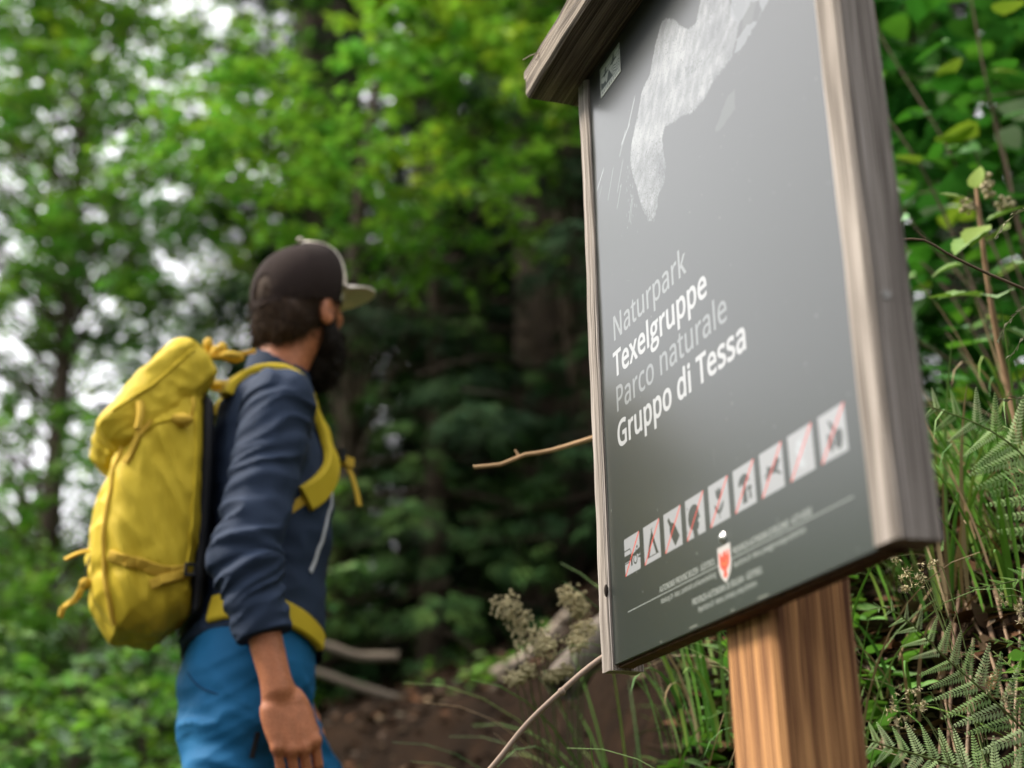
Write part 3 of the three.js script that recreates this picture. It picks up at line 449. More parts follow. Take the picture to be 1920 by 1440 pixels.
const HM = { skin: new THREE.MeshPhysicalMaterial({ map: skinTex, roughness: 0.55 }), jacket: cloth(0.020, 0.033, 0.063, 0.8, { specularIntensity: 0.4 }), trousers: cloth(0.012, 0.115, 0.26, 0.7), hair: std(0.036, 0.021, 0.013, 0.8), beard: std(0.012, 0.008, 0.006, 0.7), cap: cloth(0.024, 0.016, 0.014, 0.95), beige: cloth(0.76, 0.69, 0.59, 0.9), boot: std(0.06, 0.045, 0.035, 0.8), zip: std(0.55, 0.57, 0.6, 0.4), dark: std(0.012, 0.012, 0.013, 0.7), seam: std(0.006, 0.05, 0.12, 0.8) };
const hiker = thing('person', 'hiker in navy jacket, blue trousers and brown cap looking away', 'person', [HIK.x, HIK.y, HIK.z], HIK.turn);
{
  const head = skin((x, y, z) => smin(headF(x, y, z), cone(x, y, z, NECK[0], NECK[1], 0.062, 0.053), 0.03), [-0.1, 1.56, -0.13], [0.17, 1.89, 0.13], 0.0042);
  const main = skin(bodyF, [-0.3, 0.02, -0.34], [0.34, 1.63, 0.34], 0.012);
  const hr = skin((x, y, z) => smin(handR(x, y, z), cone(x, y, z, ARM.el, ARM.wr, 0.041, 0.0265), 0.014), [-0.11, 0.64, 0.16], [0.13, 0.94, 0.32], 0.0034);
  const hl = skin((x, y, z) => smin(handL(x, y, z), cone(x, y, z, ARM2.el, ARM2.wr, 0.041, 0.0265), 0.014), [-0.02, 0.74, -0.31], [0.24, 1.02, -0.10], 0.0036);
  part('body', mergeGeometries([main, head, hr, hl]), HM.skin, hiker);
  // eyes under the brow
  for (const s of [-1, 1]) { const a = 0.086, b = 0.005, c = 0.031 * s, C = Math.cos(HY), S = Math.sin(HY); const e = part('eye', new THREE.SphereGeometry(0.0085, 14, 10), std(0.7, 0.68, 0.65, 0.25), hiker); e.position.set(HC[0] + a * C + c * S, HC[1] + b, HC[2] - a * S + c * C); const iris = part('iris', new THREE.SphereGeometry(0.0045, 12, 8), std(0.05, 0.03, 0.02, 0.2), e); iris.position.set(0.0055 * C, 0, -0.0055 * S); }
  const jk = part('jacket', skin(jacketF, [-0.25, 0.93, -0.36], [0.22, 1.68, 0.36], 0.0066), HM.jacket, hiker);
  part('trousers', skin(trouserF, [-0.34, 0.1, -0.26], [0.36, 1.03, 0.26], 0.0075), HM.trousers, hiker);
  // hair curling out below the cap, beard
  const hairF = (x, y, z) => { const [a, b, c] = toHead(x, y, z); let d = ell(a, b, c, [-0.012, 0.0, 0], [0.101, 0.118, 0.081]); d = smin(d, ell(a, b, c, [-0.060, -0.075, 0.0], [0.042, 0.046, 0.066]), 0.03); d -= 0.006 * nz(a * 26, b * 20, c * 26) * sstep(0, -0.05, b); d = smax(d, b - 0.07, 0.01); d = smax(d, a - 0.052 + 0.55 * Math.min(0, b + 0.03) + 0.4 * Math.max(0, -b - 0.035), 0.012); d = smax(d, -(b + 0.135), 0.01); const ear = ell(a, b, Math.abs(c), [0.012, -0.042, 0.084], [0.022, 0.036, 0.026]); return smax(d, -ear, 0.006); };
  const STRAND = (() => { const g = []; for (const s of [0, 1]) { const q = leafShape(0.05, 1, 0.2, 0.55, 5); q.rotateY(s * 1.57); g.push(q); } return mergeGeometries(g); })();
  const strands = (mesh, n, len, colr, seed, ymax) => {
    const r = rng(seed), L = new Leaves(), p = mesh.geometry.attributes.position, m = mesh.geometry.attributes.normal;
    for (let i = 0; i < n; i++) { const k = Math.floor(r() * p.count), a = V().fromBufferAttribute(p, k); if (a.y > ymax) continue; const nn = V().fromBufferAttribute(m, k), d = V(0, -1, 0).addScaledVector(nn, 0.45).addScaledVector(ball(r), 0.75); L.add(a.addScaledVector(nn, -0.004), d, nn.clone().addScaledVector(ball(r), 0.5), len * (0.5 + 0.9 * r()), vary(r, colr, 0.4)); }
    L.build('strands', mesh, STRAND, needleMat);
  };
  const hairMesh = part('hair', skin(hairF, [-0.11, 1.58, -0.14], [0.16, 1.86, 0.14], 0.0042), HM.hair, hiker); strands(hairMesh, 5200, 0.022, [0.05, 0.03, 0.018], 71, HC[1] + 0.01);
  const beardF = (x, y, z) => { const [a, b, c] = toHead(x, y, z), m = Math.abs(c); let d = ell(a, b, c, [0.062, -0.108, 0], [0.056, 0.080, 0.066]); d = smin(d, cone(a, b, m, [0.012, -0.03, 0.073], [0.04, -0.1, 0.062], 0.010, 0.022), 0.02); d = smin(d, ell(a, b, c, [0.098, -0.055, 0], [0.014, 0.009, 0.034]), 0.01); d -= 0.006 * nz(a * 60, b * 26, c * 60) + 0.003 * nz(a * 130, b * 60, c * 130); d = smax(d, -ell(a, b, c, [0.108, -0.072, 0], [0.014, 0.008, 0.02]), 0.004); return smax(d, b + 0.024, 0.012) ; };
  const beardMesh = part('beard', skin(beardF, [-0.02, 1.52, -0.14], [0.20, 1.76, 0.12], 0.0042), HM.beard, hiker); strands(beardMesh, 3600, 0.018, [0.016, 0.011, 0.008], 72, 9);
  // cap: crown of panels around the skull, pale front panel, flat brim, arch opening at the back
  const C0 = V(HC[0], HC[1] + 0.028, HC[2]), place = (a, b, c) => V(C0.x + a * Math.cos(HY) + c * Math.sin(HY), C0.y + b, C0.z - a * Math.sin(HY) + c * Math.cos(HY));
  const crownAt = (az, el, g = 0) => { const ce = Math.cos(el), se = Math.sin(el), sq = 0.9, rr = Math.pow(Math.abs(ce), sq), a = Math.cos(az) * rr * (0.113 + g) - 0.004, c = Math.sin(az) * rr * (0.095 + g), seam = 0.0015 * Math.pow(Math.abs(Math.cos(az * 3)), 18) * ce, front = 0.014 * Math.max(0, Math.cos(az)) * Math.sin(Math.min(1.57, el * 1.6)); const b = (se >= 0 ? Math.pow(se, 0.92) * (0.108 + g) : se * 0.108) + front; return place(a + seam * Math.cos(az), b + 0.32 * a, c + seam * Math.sin(az)); };
  const grid = (az0, az1, n, m, keep, g = 0) => { const pos = [], uv = [], idx = [], th = 0.0022; for (const k of [0, 1]) for (let j = 0; j <= m; j++) for (let i = 0; i <= n; i++) { const p = crownAt(mix(az0, az1, i / n), mix(-0.42, 1.5708, j / m), g - k * th); pos.push(p.x, p.y, p.z); uv.push(i / n * 0.6, j / m * 0.25); } const N = (n + 1) * (m + 1); for (let j = 0; j < m; j++) for (let i = 0; i < n; i++) { if (keep && !keep(mix(az0, az1, (i + 0.5) / n), mix(-0.42, 1.5708, (j + 0.5) / m))) continue; const a = j * (n + 1) + i, b = a + n + 1; idx.push(a, b, a + 1, b, b + 1, a + 1, N + a, N + a + 1, N + b, N + b, N + a + 1, N + b + 1); } const gg = new THREE.BufferGeometry(); gg.setAttribute('position', new THREE.Float32BufferAttribute(pos, 3)); gg.setAttribute('uv', new THREE.Float32BufferAttribute(uv, 2)); gg.setIndex(idx); gg.computeVertexNormals(); return gg; };
  const arch = (az, el) => { const d = Math.abs(Math.abs(az) - Math.PI); return !(d < 0.30 * Math.sqrt(Math.max(0, 1 - Math.pow((el + 0.12) / 0.40, 2))) && el > -0.2); };
  const cap = part('cap', grid(-Math.PI, Math.PI, 150, 48, arch), HM.cap, hiker);
  part('front_panel', grid(-1.1, 1.1, 46, 36, (az, el) => el > -0.34, 0.0022), HM.beige, cap);
  part('button', new THREE.SphereGeometry(0.008, 14, 8).scale(1, 0.6, 1).translate(...crownAt(0, 1.5708, 0.003).toArray()), HM.beige, cap);
  { // brim: flat crescent, slightly curved
    const pos = [], uv = [], idx = [], n = 30, m = 8; for (const k of [0, 1]) for (let i = 0; i <= n; i++) for (let j = 0; j <= m; j++) { const az = mix(-1.15, 1.15, i / n), out = 0.078 * Math.sqrt(Math.max(0, 1 - Math.pow(Math.abs(az) / 1.17, 4))) * (j / m), p = crownAt(az, -0.08, 0.001), q = place(Math.cos(az), 0, Math.sin(az)).sub(C0); p.addScaledVector(q, out * (0.65 + 0.35 * Math.cos(az))); p.y += 0.002 + out * 0.04 - 0.006 * Math.pow(az, 2) * (j / m) - k * 0.004; pos.push(p.x, p.y, p.z); uv.push(i * 0.01, j * 0.01); }
    const N = (n + 1) * (m + 1); for (let i = 0; i < n; i++) for (let j = 0; j < m; j++) { const a = i * (m + 1) + j, b = a + m + 1; idx.push(a, a + 1, b, b, a + 1, b + 1, N + a, N + b, N + a + 1, N + b, N + b + 1, N + a + 1); } for (let i = 0; i < n; i++) { const a = i * (m + 1) + m, b = a + m + 1; idx.push(a, N + a, b, b, N + a, N + b); }
    const g = new THREE.BufferGeometry(); g.setAttribute('position', new THREE.Float32BufferAttribute(pos, 3)); g.setAttribute('uv', new THREE.Float32BufferAttribute(uv, 2)); g.setIndex(idx); g.computeVertexNormals(); part('brim', toCreasedNormals(g, 0.8), HM.beige, cap);
  }
  { const p = [], o = []; for (let i = 0; i <= 8; i++) { const az = Math.PI + mix(-0.5, 0.5, i / 8); p.push(crownAt(az, -0.32, 0.001)); o.push(place(Math.cos(az), 0, Math.sin(az)).sub(C0)); } part('strap', band(p, o, 0.018, 0.002, 20), HM.cap, cap); }
  // jacket zips
  part('pocket_zip', strip([[0.075, 1.345, 0.075], [0.074, 1.28, 0.085], [0.06, 1.22, 0.1], [0.045, 1.16, 0.11], [0.035, 1.115, 0.115]], jacketF, 0.001, 0.009, 0.003), HM.zip, jk);
  part('front_zip', strip([[0.12, 1.50, 0.0], [0.12, 1.36, 0.0], [0.11, 1.2, 0.0], [0.10, 1.0, 0.0]], jacketF, 0.0, 0.012, 0.003), HM.dark, jk);
  part('seat_seam', strip([[-0.17, 0.915, 0.1], [-0.14, 0.885, 0.13], [-0.10, 0.865, 0.15]], trouserSmooth, 0.0035, 0.003, 0.002, 20), HM.seam, hiker);
  part('pocket_zip', strip([[-0.035, 0.85, 0.19], [-0.045, 0.80, 0.19], [-0.055, 0.75, 0.19]], trouserSmooth, 0.003, 0.009, 0.002, 20), HM.dark, hiker);
  for (const L of [LEG, LEG2]) { const [x, y, z] = L.an; part('boot', skin((a, b, c) => smax(smin(cone(a, b, c, [x, y + 0.09, z], [x, y, z], 0.058, 0.055), cone(a, b, c, [x, y - 0.055, z], [x + 0.17, y - 0.065, z], 0.052, 0.042), 0.04), y - 0.1 - b, 0.006), [x - 0.1, y - 0.12, z - 0.1], [x + 0.26, y + 0.17, z + 0.1], 0.009), HM.boot, hiker); }
}
// ---------------------------------------------------------------- backpack
{
  const pack = thing('backpack', 'bulging yellow hiking backpack worn by the hiker', 'backpack', [HIK.x, HIK.y, HIK.z], HIK.turn);
  const yel = cloth(0.54, 0.40, 0.03, 0.62, { bumpScale: 0.0005 }), yel2 = cloth(0.53, 0.39, 0.025, 0.7), web = cloth(0.55, 0.36, 0.045, 0.75), blk = std(0.010, 0.011, 0.014, 0.6);
  const prof = [[-0.172, 1.50], [-0.19, 1.545], [-0.245, 1.50], [-0.315, 1.38], [-0.350, 1.28], [-0.358, 1.16], [-0.345, 1.06], [-0.305, 0.995], [-0.225, 0.985], [-0.172, 1.03], [-0.162, 1.2], [-0.164, 1.38]];
  const polyD = (x, y, P) => { let d = 1e9, s = 1; for (let i = 0, j = P.length - 1; i < P.length; j = i++) { const [ax, ay] = P[i], [bx, by] = P[j], ex = bx - ax, ey = by - ay, wx = x - ax, wy = y - ay, t = clamp((wx * ex + wy * ey) / (ex * ex + ey * ey)); d = Math.min(d, (wx - ex * t) ** 2 + (wy - ey * t) ** 2); if ((ay > y) !== (by > y) && x < (bx - ax) * (y - ay) / (by - ay) + ax) s = -s; } return s * Math.sqrt(d); };
  const ext = (d2, z, hz, r) => { const a = d2 + r, b = Math.abs(z) - hz + r; return Math.hypot(Math.max(a, 0), Math.max(b, 0)) + Math.min(Math.max(a, b), 0) - r; };
  const bagF = (x, y, z) => {
    const hz = 0.142 - 0.35 * Math.pow(Math.max(0, Math.abs(y - 1.24) - 0.12), 1.5) - 0.9 * Math.pow(Math.max(0, -x - 0.29), 1.3); let d = ext(polyD(x, y, prof) + 0.004, z, hz, 0.05);
    d -= 0.008 * ridge(nz(x * 16 + y * 5, y * 3 + 4, z * 6)) * sstep(1.5, 1.3, y) * sstep(1.0, 1.1, y) + 0.006 * ridge(nz(x * 30 + y * 12, y * 7 + 9, z * 12)) * sstep(1.5, 1.35, y) + 0.003 * nz(x * 34, y * 22, z * 34);
    d += 0.006 * Math.exp(-Math.pow((y - 1.10 + 0.12 * (x + 0.3)) / 0.012, 2));        // waist drawn in by the side strap
    return d;
  };
  const bag = part('main_bag', skin(bagF, [-0.42, 0.93, -0.18], [-0.12, 1.6, 0.18], 0.0058), yel, pack);
  const lidF = (x, y, z) => { const c = Math.cos(0.92), s = Math.sin(0.92), dx = x + 0.262, dy = y - 1.466, a = dx * c + dy * s, b = -dx * s + dy * c; const dd = Math.max(Math.abs(a) - 0.132 + 0.035, 0), de = Math.max(Math.abs(b) - 0.046 - 0.010 * Math.cos(a * 9) + 0.035, 0); let q = Math.hypot(dd, de, Math.max(Math.abs(z) - 0.135 + 0.035, 0)) - 0.035; q -= 0.006 * ridge(nz(a * 9 + z * 5, b * 16, z * 11 + 3)) + 0.004 * ridge(nz(a * 26 - z * 12, b * 20, z * 22)) + 0.002 * nz(a * 40, b * 40, z * 40); return q; };
  const lid = part('lid', skin(lidF, [-0.44, 1.3, -0.18], [-0.12, 1.66, 0.18], 0.0058), yel, pack);
  const bb = skin((x, y, z) => ext(polyD(x, y, [[-0.172, 1.02], [-0.152, 1.03], [-0.145, 1.2], [-0.147, 1.38], [-0.152, 1.46], [-0.172, 1.48]]) , z, 0.125, 0.012), [-0.2, 0.97, -0.15], [-0.1, 1.56, 0.15], 0.0075); part('back_padding', bb, blk, pack);
  const tubeOn = (pts, f, off, r) => { const c = new THREE.CatmullRomCurve3(pts.map((p) => V(...p))), q = []; for (let i = 0; i <= 14; i++) q.push(onto(c.getPoint(i / 14), f, off)); return tube(q, r, r, 30, 6); };
  // seams and zips of the bag
  part('seam', tubeOn([[-0.325, 1.36, 0.11], [-0.342, 1.25, 0.115], [-0.345, 1.14, 0.115], [-0.335, 1.05, 0.11], [-0.31, 1.0, 0.09]], bagF, 0.001, 0.0055), web, bag);
  part('seam', tubeOn([[-0.18, 1.5, 0.14], [-0.178, 1.35, 0.15], [-0.176, 1.2, 0.15], [-0.18, 1.06, 0.14]], bagF, 0.0, 0.0045), yel2, bag);
  part('seam', tubeOn([[-0.30, 1.365, 0.14], [-0.25, 1.40, 0.15], [-0.19, 1.41, 0.15]], bagF, 0.0, 0.004), yel2, bag);
  part('lid_seam', tubeOn([[-0.35, 1.41, 0.14], [-0.28, 1.47, 0.14], [-0.20, 1.56, 0.14]], lidF, 0.0, 0.0035), yel2, lid);
  part('side_strap', strip([[-0.335, 1.125, 0.13], [-0.29, 1.108, 0.15], [-0.23, 1.095, 0.15], [-0.18, 1.10, 0.15]], bagF, 0.002, 0.022, 0.004, 24), web, pack);
  part('side_strap', strip([[-0.255, 1.068, 0.15], [-0.215, 1.085, 0.15], [-0.18, 1.098, 0.15]], bagF, 0.007, 0.018, 0.004, 16), web, pack);
  { const b = new THREE.TorusGeometry(0.0125, 0.004, 6, 4).rotateZ(Math.PI / 4); const p = part('buckle', b, blk, pack); p.position.set(-0.183, 1.1, 0.156); p.scale.set(1.0, 1.15, 1); }
  part('lid_strap', strip([[-0.285, 1.40, 0.15], [-0.305, 1.36, 0.15], [-0.318, 1.31, 0.13]], bagF, 0.004, 0.015, 0.004, 16), web, pack);
  part('lid_strap', tube([V(-0.30, 1.43, 0.147), V(-0.298, 1.40, 0.156), V(-0.302, 1.37, 0.158)], 0.008, 0.007, 8, 7), web, pack);
  part('zip_pull', tube([V(-0.235, 1.405, 0.146), V(-0.215, 1.399, 0.158), V(-0.198, 1.403, 0.156)], (t) => 0.006 + 0.008 * Math.sin(Math.PI * t), 0, 10, 8), web, pack);
  part('zip_pull', tube([V(-0.20, 1.41, 0.148), V(-0.197, 1.43, 0.155), V(-0.20, 1.45, 0.15)], 0.004, 0.003, 8, 6), web, pack);
  // shoulder straps run over the jacket
  for (const s of [1, -1]) {
    const path = [[-0.155, 1.50, 0.085], [-0.11, 1.55, 0.088], [-0.055, 1.575, 0.095], [0.0, 1.55, 0.105], [0.04, 1.49, 0.11], [0.068, 1.42, 0.105], [0.075, 1.36, 0.105], [0.055, 1.30, 0.125], [0.02, 1.255, 0.145]].map(([x, y, z]) => [x, y, z * s]);
    const jf = (x, y, z) => jacketNoArm(x, y, z);
    part('shoulder_strap', strip(path, jf, 0.003, (t) => 0.06 - 0.012 * Math.abs(t - 0.5), 0.015, 60), yel2, pack);
    part('strap_webbing', strip([[0.02, 1.255, 0.145], [-0.03, 1.2, 0.16], [-0.10, 1.13, 0.15], [-0.15, 1.10, 0.13]].map(([x, y, z]) => [x, y, z * s]), jf, 0.003, 0.02, 0.003, 30), web, pack);
    part('load_lifter', band([V(-0.165, 1.565, 0.08 * s), V(-0.125, 1.572, 0.085 * s), V(-0.07, 1.588, 0.092 * s)], [V(0, 1, 0), V(0, 1, 0), V(0, 1, 0)], 0.018, 0.003, 14), web, pack);
    const bl = part('buckle', new THREE.SphereGeometry(0.02, 12, 8).scale(1.3, 0.55, 0.9), web, pack); bl.position.set(-0.118, 1.571, 0.09 * s);
    part('hip_belt', strip([[-0.16, 1.045, 0.13], [-0.10, 1.04, 0.17], [-0.03, 1.03, 0.18], [0.03, 1.01, 0.15], [0.075, 0.985, 0.09]].map(([x, y, z]) => [x, y, z * s]), jf, 0.004, (t) => 0.058 - 0.02 * t, 0.013, 40), yel2, pack);
    part('belt_webbing', strip([[0.07, 0.988, 0.1], [0.10, 0.975, 0.05], [0.11, 0.97, 0.0]].map(([x, y, z]) => [x, y, z * s]), jf, 0.006, 0.022, 0.003, 16), blk, pack);
  }
  part('haul_loop', tube([V(-0.175, 1.575, 0.03), V(-0.158, 1.61, 0.02), V(-0.158, 1.61, -0.02), V(-0.175, 1.575, -0.03)], 0.007, 0.007, 14, 7), web, pack);
  for (const [x, y, z] of [[-0.15, 1.585, 0.07], [-0.135, 1.6, 0.055], [-0.165, 1.605, 0.06]]) { const c = part('cord_lock', new THREE.SphereGeometry(0.011, 12, 8).scale(1, 1.35, 1), web, pack); c.position.set(x, y, z); }
  part('cord', tube([V(-0.17, 1.56, 0.09), V(-0.15, 1.59, 0.08), V(-0.14, 1.60, 0.06), V(-0.16, 1.58, 0.05)], 0.003, 0.003, 14, 5), web, pack);
  part('sternum_strap', band([V(0.108, 1.375, 0.09), V(0.124, 1.37, 0.04), V(0.124, 1.37, -0.04), V(0.108, 1.375, -0.09)], [V(0.5, 0, 0.7), V(1, 0, 0.2), V(1, 0, -0.2), V(0.5, 0, -0.7)], 0.018, 0.004, 20), web, pack);
  { const b = part('buckle', new THREE.BoxGeometry(0.016, 0.024, 0.02), blk, pack); b.position.set(0.116, 1.378, 0.088); b.rotation.y = 0.6; }
  part('loose_strap', band([V(0.122, 1.375, 0.07), V(0.142, 1.35, 0.066), V(0.156, 1.315, 0.062), V(0.165, 1.28, 0.06)], [V(0.6, 0.5, 0.6), V(0.7, 0.2, 0.7), V(0.7, 0.1, 0.7), V(0.7, 0, 0.7)], 0.017, 0.004, 16), web, pack);
  { const b = part('strap_end', new THREE.BoxGeometry(0.028, 0.02, 0.02), web, pack); b.position.set(0.134, 1.37, 0.07); b.rotation.y = 0.6; }
  // tool loops hanging at the back of the bag
  part('tool_loop', band([V(-0.35, 1.158, 0.03), V(-0.385, 1.146, 0.035), V(-0.408, 1.132, 0.035)], [V(0.3, 1, 0.4), V(0.3, 1, 0.4), V(0.3, 1, 0.4)], 0.013, 0.004, 10), web, pack);
  part('tool_loop', band([V(-0.35, 1.097, 0.03), V(-0.37, 1.082, 0.03), V(-0.383, 1.057, 0.03), V(-0.402, 1.04, 0.03), V(-0.408, 1.022, 0.03)], [V(0.4, 1, 0.5), V(0.4, 1, 0.5), V(0.6, 0.6, 0.5), V(0.4, 1, 0.5), V(0.8, 0.3, 0.5)], 0.013, 0.004, 14), web, pack);
  part('cord_lock', new THREE.SphereGeometry(0.012, 10, 8).translate(-0.366, 1.09, 0.03), web, pack);
  part('cord', tube([V(-0.36, 1.15, 0.03), V(-0.366, 1.12, 0.03), V(-0.364, 1.095, 0.03)], 0.0025, 0.0025, 8, 5), blk, pack);
}
function jacketNoArm(x, y, z) {
  let d = torso(x, y, z, 0.008); d = smax(d, y - 1.525, 0.03);
  d = smin(d, cone(x, y, z, [-0.035, 1.475, -0.10], [-0.035, 1.475, 0.10], 0.062, 0.062), 0.05);
  return smin(d, cone(x, y, z, NECK[0], [0.0, 1.56, 0], 0.078, 0.066), 0.04);
}
const barkTex = dataTex(256, 512, (u, v) => { const b = 0.5 + 0.4 * nz(u * 26, v * 9, 2) + 0.35 * nz(u * 60, v * 30, 7), g = sstep(0.1, 0.5, fbm(u * 5, v * 4, 9, 3)) * 0.35; return [mix(0.16, 0.36, b) * (1 - g * 0.3), mix(0.13, 0.30, b) * (1 + g * 0.25), mix(0.10, 0.24, b) * (1 - g * 0.3)]; }); barkTex.repeat.set(3, 1.2);
const bark = new THREE.MeshStandardMaterial({ map: barkTex, bumpMap: barkTex, bumpScale: 0.008, roughness: 0.95 });
const twigMat = std(0.10, 0.07, 0.05, 0.9);
function broadleaf(name, label, category, group, base, top, r0, clumps, o) {   // clumps: [x, y, z, radius, leaves]
  const r = rng(o.seed), t = thing(name, label, category, [base[0], groundY(base[0], base[2]) - 0.05, base[2]], 0, group), P = t.position, q = (p) => V(p[0] - P.x, p[1] - P.y, p[2] - P.z);
  const a = V(0, 0, 0), e = q(top), bend = V((r() - 0.5) * 0.3, 0, (r() - 0.5) * 0.3), pts = [a, a.clone().lerp(e, 0.33).add(bend), a.clone().lerp(e, 0.66).addScaledVector(bend, -0.6), e], c = new THREE.CatmullRomCurve3(pts);
  part('trunk', tube(pts, r0, r0 * 0.25, 18, 10, 0.15), bark, t);
  const L = new Leaves(); let n = 0;
  for (const [x, y, z, R, k, col] of clumps) {
    const m = q([x, y, z]), at = c.getPoint(clamp((m.y - 0.55 * Math.hypot(m.x, m.z)) / Math.max(0.2, e.y), 0.12, 0.97)), tw = [], mid = at.clone().lerp(m, 0.5).add(V(0, 0.12 * at.distanceTo(m), 0));
    tw.push(tube([at, mid, m], Math.min(r0 * 0.2, 0.010), 0.003, 8, 5, 0.1));
    clump(L, r, [m.x, m.y, m.z], R, o.flat ?? 0.5, k, o.leaf, col || o.col, tw, o.up);
    part('limb', mergeGeometries(tw), o.twig || bark, t); n++;
  }
  L.build('crown', t, o.geo || LEAF, leafMat); return t;
}
function spruce(label, group, x, z, h, R, seed, y0 = 0.12, dens = 1, col = [0.015, 0.036, 0.014]) {
  const r = rng(seed), gy = groundY(x, z) - 0.1, t = thing('spruce_tree', label, 'tree', [x, gy, z], 0, group), L = new Leaves(), arms = [];
  part('trunk', tube([V(0, 0, 0), V(0.03, h * 0.5, 0.02), V(0, h, 0)], h * 0.014 + 0.04, 0.015, 14, 9, 0.12), bark, t);
  for (let y = h * y0; y < h * 0.98; y += 0.20 + 0.16 * r()) {
    const f = 1 - y / h, len = R * (0.18 + 0.82 * Math.pow(f, 0.8)), m = 4 + Math.floor(r() * 2), a0 = r() * 6.28;
    for (let i = 0; i < m; i++) {
      const a = a0 + i / m * 6.283 + (r() - 0.5) * 0.5, l = len * (0.7 + 0.5 * r()), d = V(Math.cos(a), 0, Math.sin(a)), tip = V(d.x * l, y - l * (0.28 + 0.2 * r()) + l * 0.1, d.z * l), mid = V(d.x * l * 0.5, y - l * 0.12, d.z * l * 0.5);
      const cv = new THREE.CatmullRomCurve3([V(0, y, 0), mid, tip]); arms.push(tube(null, 0.014, 0.004, 5, 4, 0, cv));
      const k = Math.round(l * 42 * dens), sd = V(-d.z, 0, d.x);
      for (let j = 0; j < k; j++) {
        const u = 0.12 + 0.88 * Math.sqrt(r()), p = cv.getPoint(u), s = (j % 2 ? 1 : -1), w = (0.05 + 0.16 * (1 - u)) * r() * 1.6; p.addScaledVector(sd, s * w); p.y -= 0.04 + w * 0.5 + 0.14 * r() * r();
        const nd = sd.clone().multiplyScalar(s * 0.7).addScaledVector(d, 0.7).add(V(0, -0.55 - 0.5 * r(), 0)).addScaledVector(ball(r), 0.3);
        L.add(p, nd, V(0, 1, 0).addScaledVector(ball(r), 0.5), 0.08 + 0.07 * r(), vary(r, u > 0.8 ? [col[0] * 1.7, col[1] * 1.6, col[2] * 1.4] : col, 0.3));
      }
    }
  }
  part('branches', mergeGeometries(arms), bark, t); L.build('crown', t, SPRAY, needleMat); return t;
}
// ---------------------------------------------------------------- trees
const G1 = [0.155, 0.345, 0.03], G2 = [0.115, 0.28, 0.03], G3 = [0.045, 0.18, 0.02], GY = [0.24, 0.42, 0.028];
{ // leafy branches reaching over the trail from the beech in the middle
  const r = rng(21), A = [[-1.53, 3.92, -5.69], [-1.4, 4.32, -6.05], [-1.23, 4.31, -5.84], [-1.04, 4.33, -6.12], [-0.93, 4.13, -6.15], [-0.64, 3.62, -5.48], [-1.0, 3.62, -5.42], [-1.43, 4.1, -6.4], [-0.81, 3.67, -5.71], [-0.51, 3.65, -5.68], [-0.43, 4.22, -6.59], [-0.26, 3.92, -5.96], [-0.69, 3.84, -6.4], [-0.44, 3.55, -5.97], [-0.19, 3.77, -6.17], [-0.03, 3.58, -5.58], [0.1, 4.08, -6.16], [0.25, 4.31, -6.44], [0.01, 3.54, -6.03], [-0.33, 3.54, -6.29], [-0.82, 3.54, -6.21], [-1.33, 3.77, -5.48], [-1.05, 3.95, -6.31], [-1.24, 4.2, -6.11], [-1.1, 3.51, -5.76]];
  broadleaf('beech_tree', 'light green beech whose lower boughs spread behind the hiker', 'tree', 'broadleaf trees along the trail', [-1.0, 0, -7.2], [-0.75, 5.0, -7.0], 0.09, A.map((p) => [...p, 0.24 + 0.08 * r(), 130, r() < 0.3 ? GY : G1]), { seed: 5, leaf: 0.06, flat: 0.45, col: G1 });
  const B = [[-0.55, 4.25, -5.44], [-0.74, 5.09, -6.44], [-0.5, 4.46, -5.97], [-0.33, 4.82, -6.26], [-0.14, 5.05, -6.45], [0.03, 4.74, -6.26], [0.15, 5.12, -6.51], [-0.26, 4.31, -5.87], [-0.08, 4.52, -6.36], [0.13, 4.28, -5.93], [-0.48, 4.6, -6.52], [-0.19, 4.82, -6.45], [0.17, 4.2, -5.52], [-0.01, 4.62, -5.56], [-0.47, 4.71, -5.66], [0.32, 4.68, -6.56], [0.3, 5.3, -6.2], [-0.4, 5.5, -6.3], [0.0, 5.6, -6.0], [0.5, 5.0, -6.4], [0.6, 4.4, -6.3]];
  broadleaf('maple_tree', 'yellowish green maple hanging over the notice panel roof', 'tree', 'broadleaf trees along the trail', [0.55, 0, -7.0], [0.15, 6.4, -6.5], 0.10, B.map((p) => [...p, 0.26 + 0.08 * r(), 125, r() < 0.45 ? GY : G1]), { seed: 8, leaf: 0.068, flat: 0.5, col: G1, geo: LEAF2 });
}
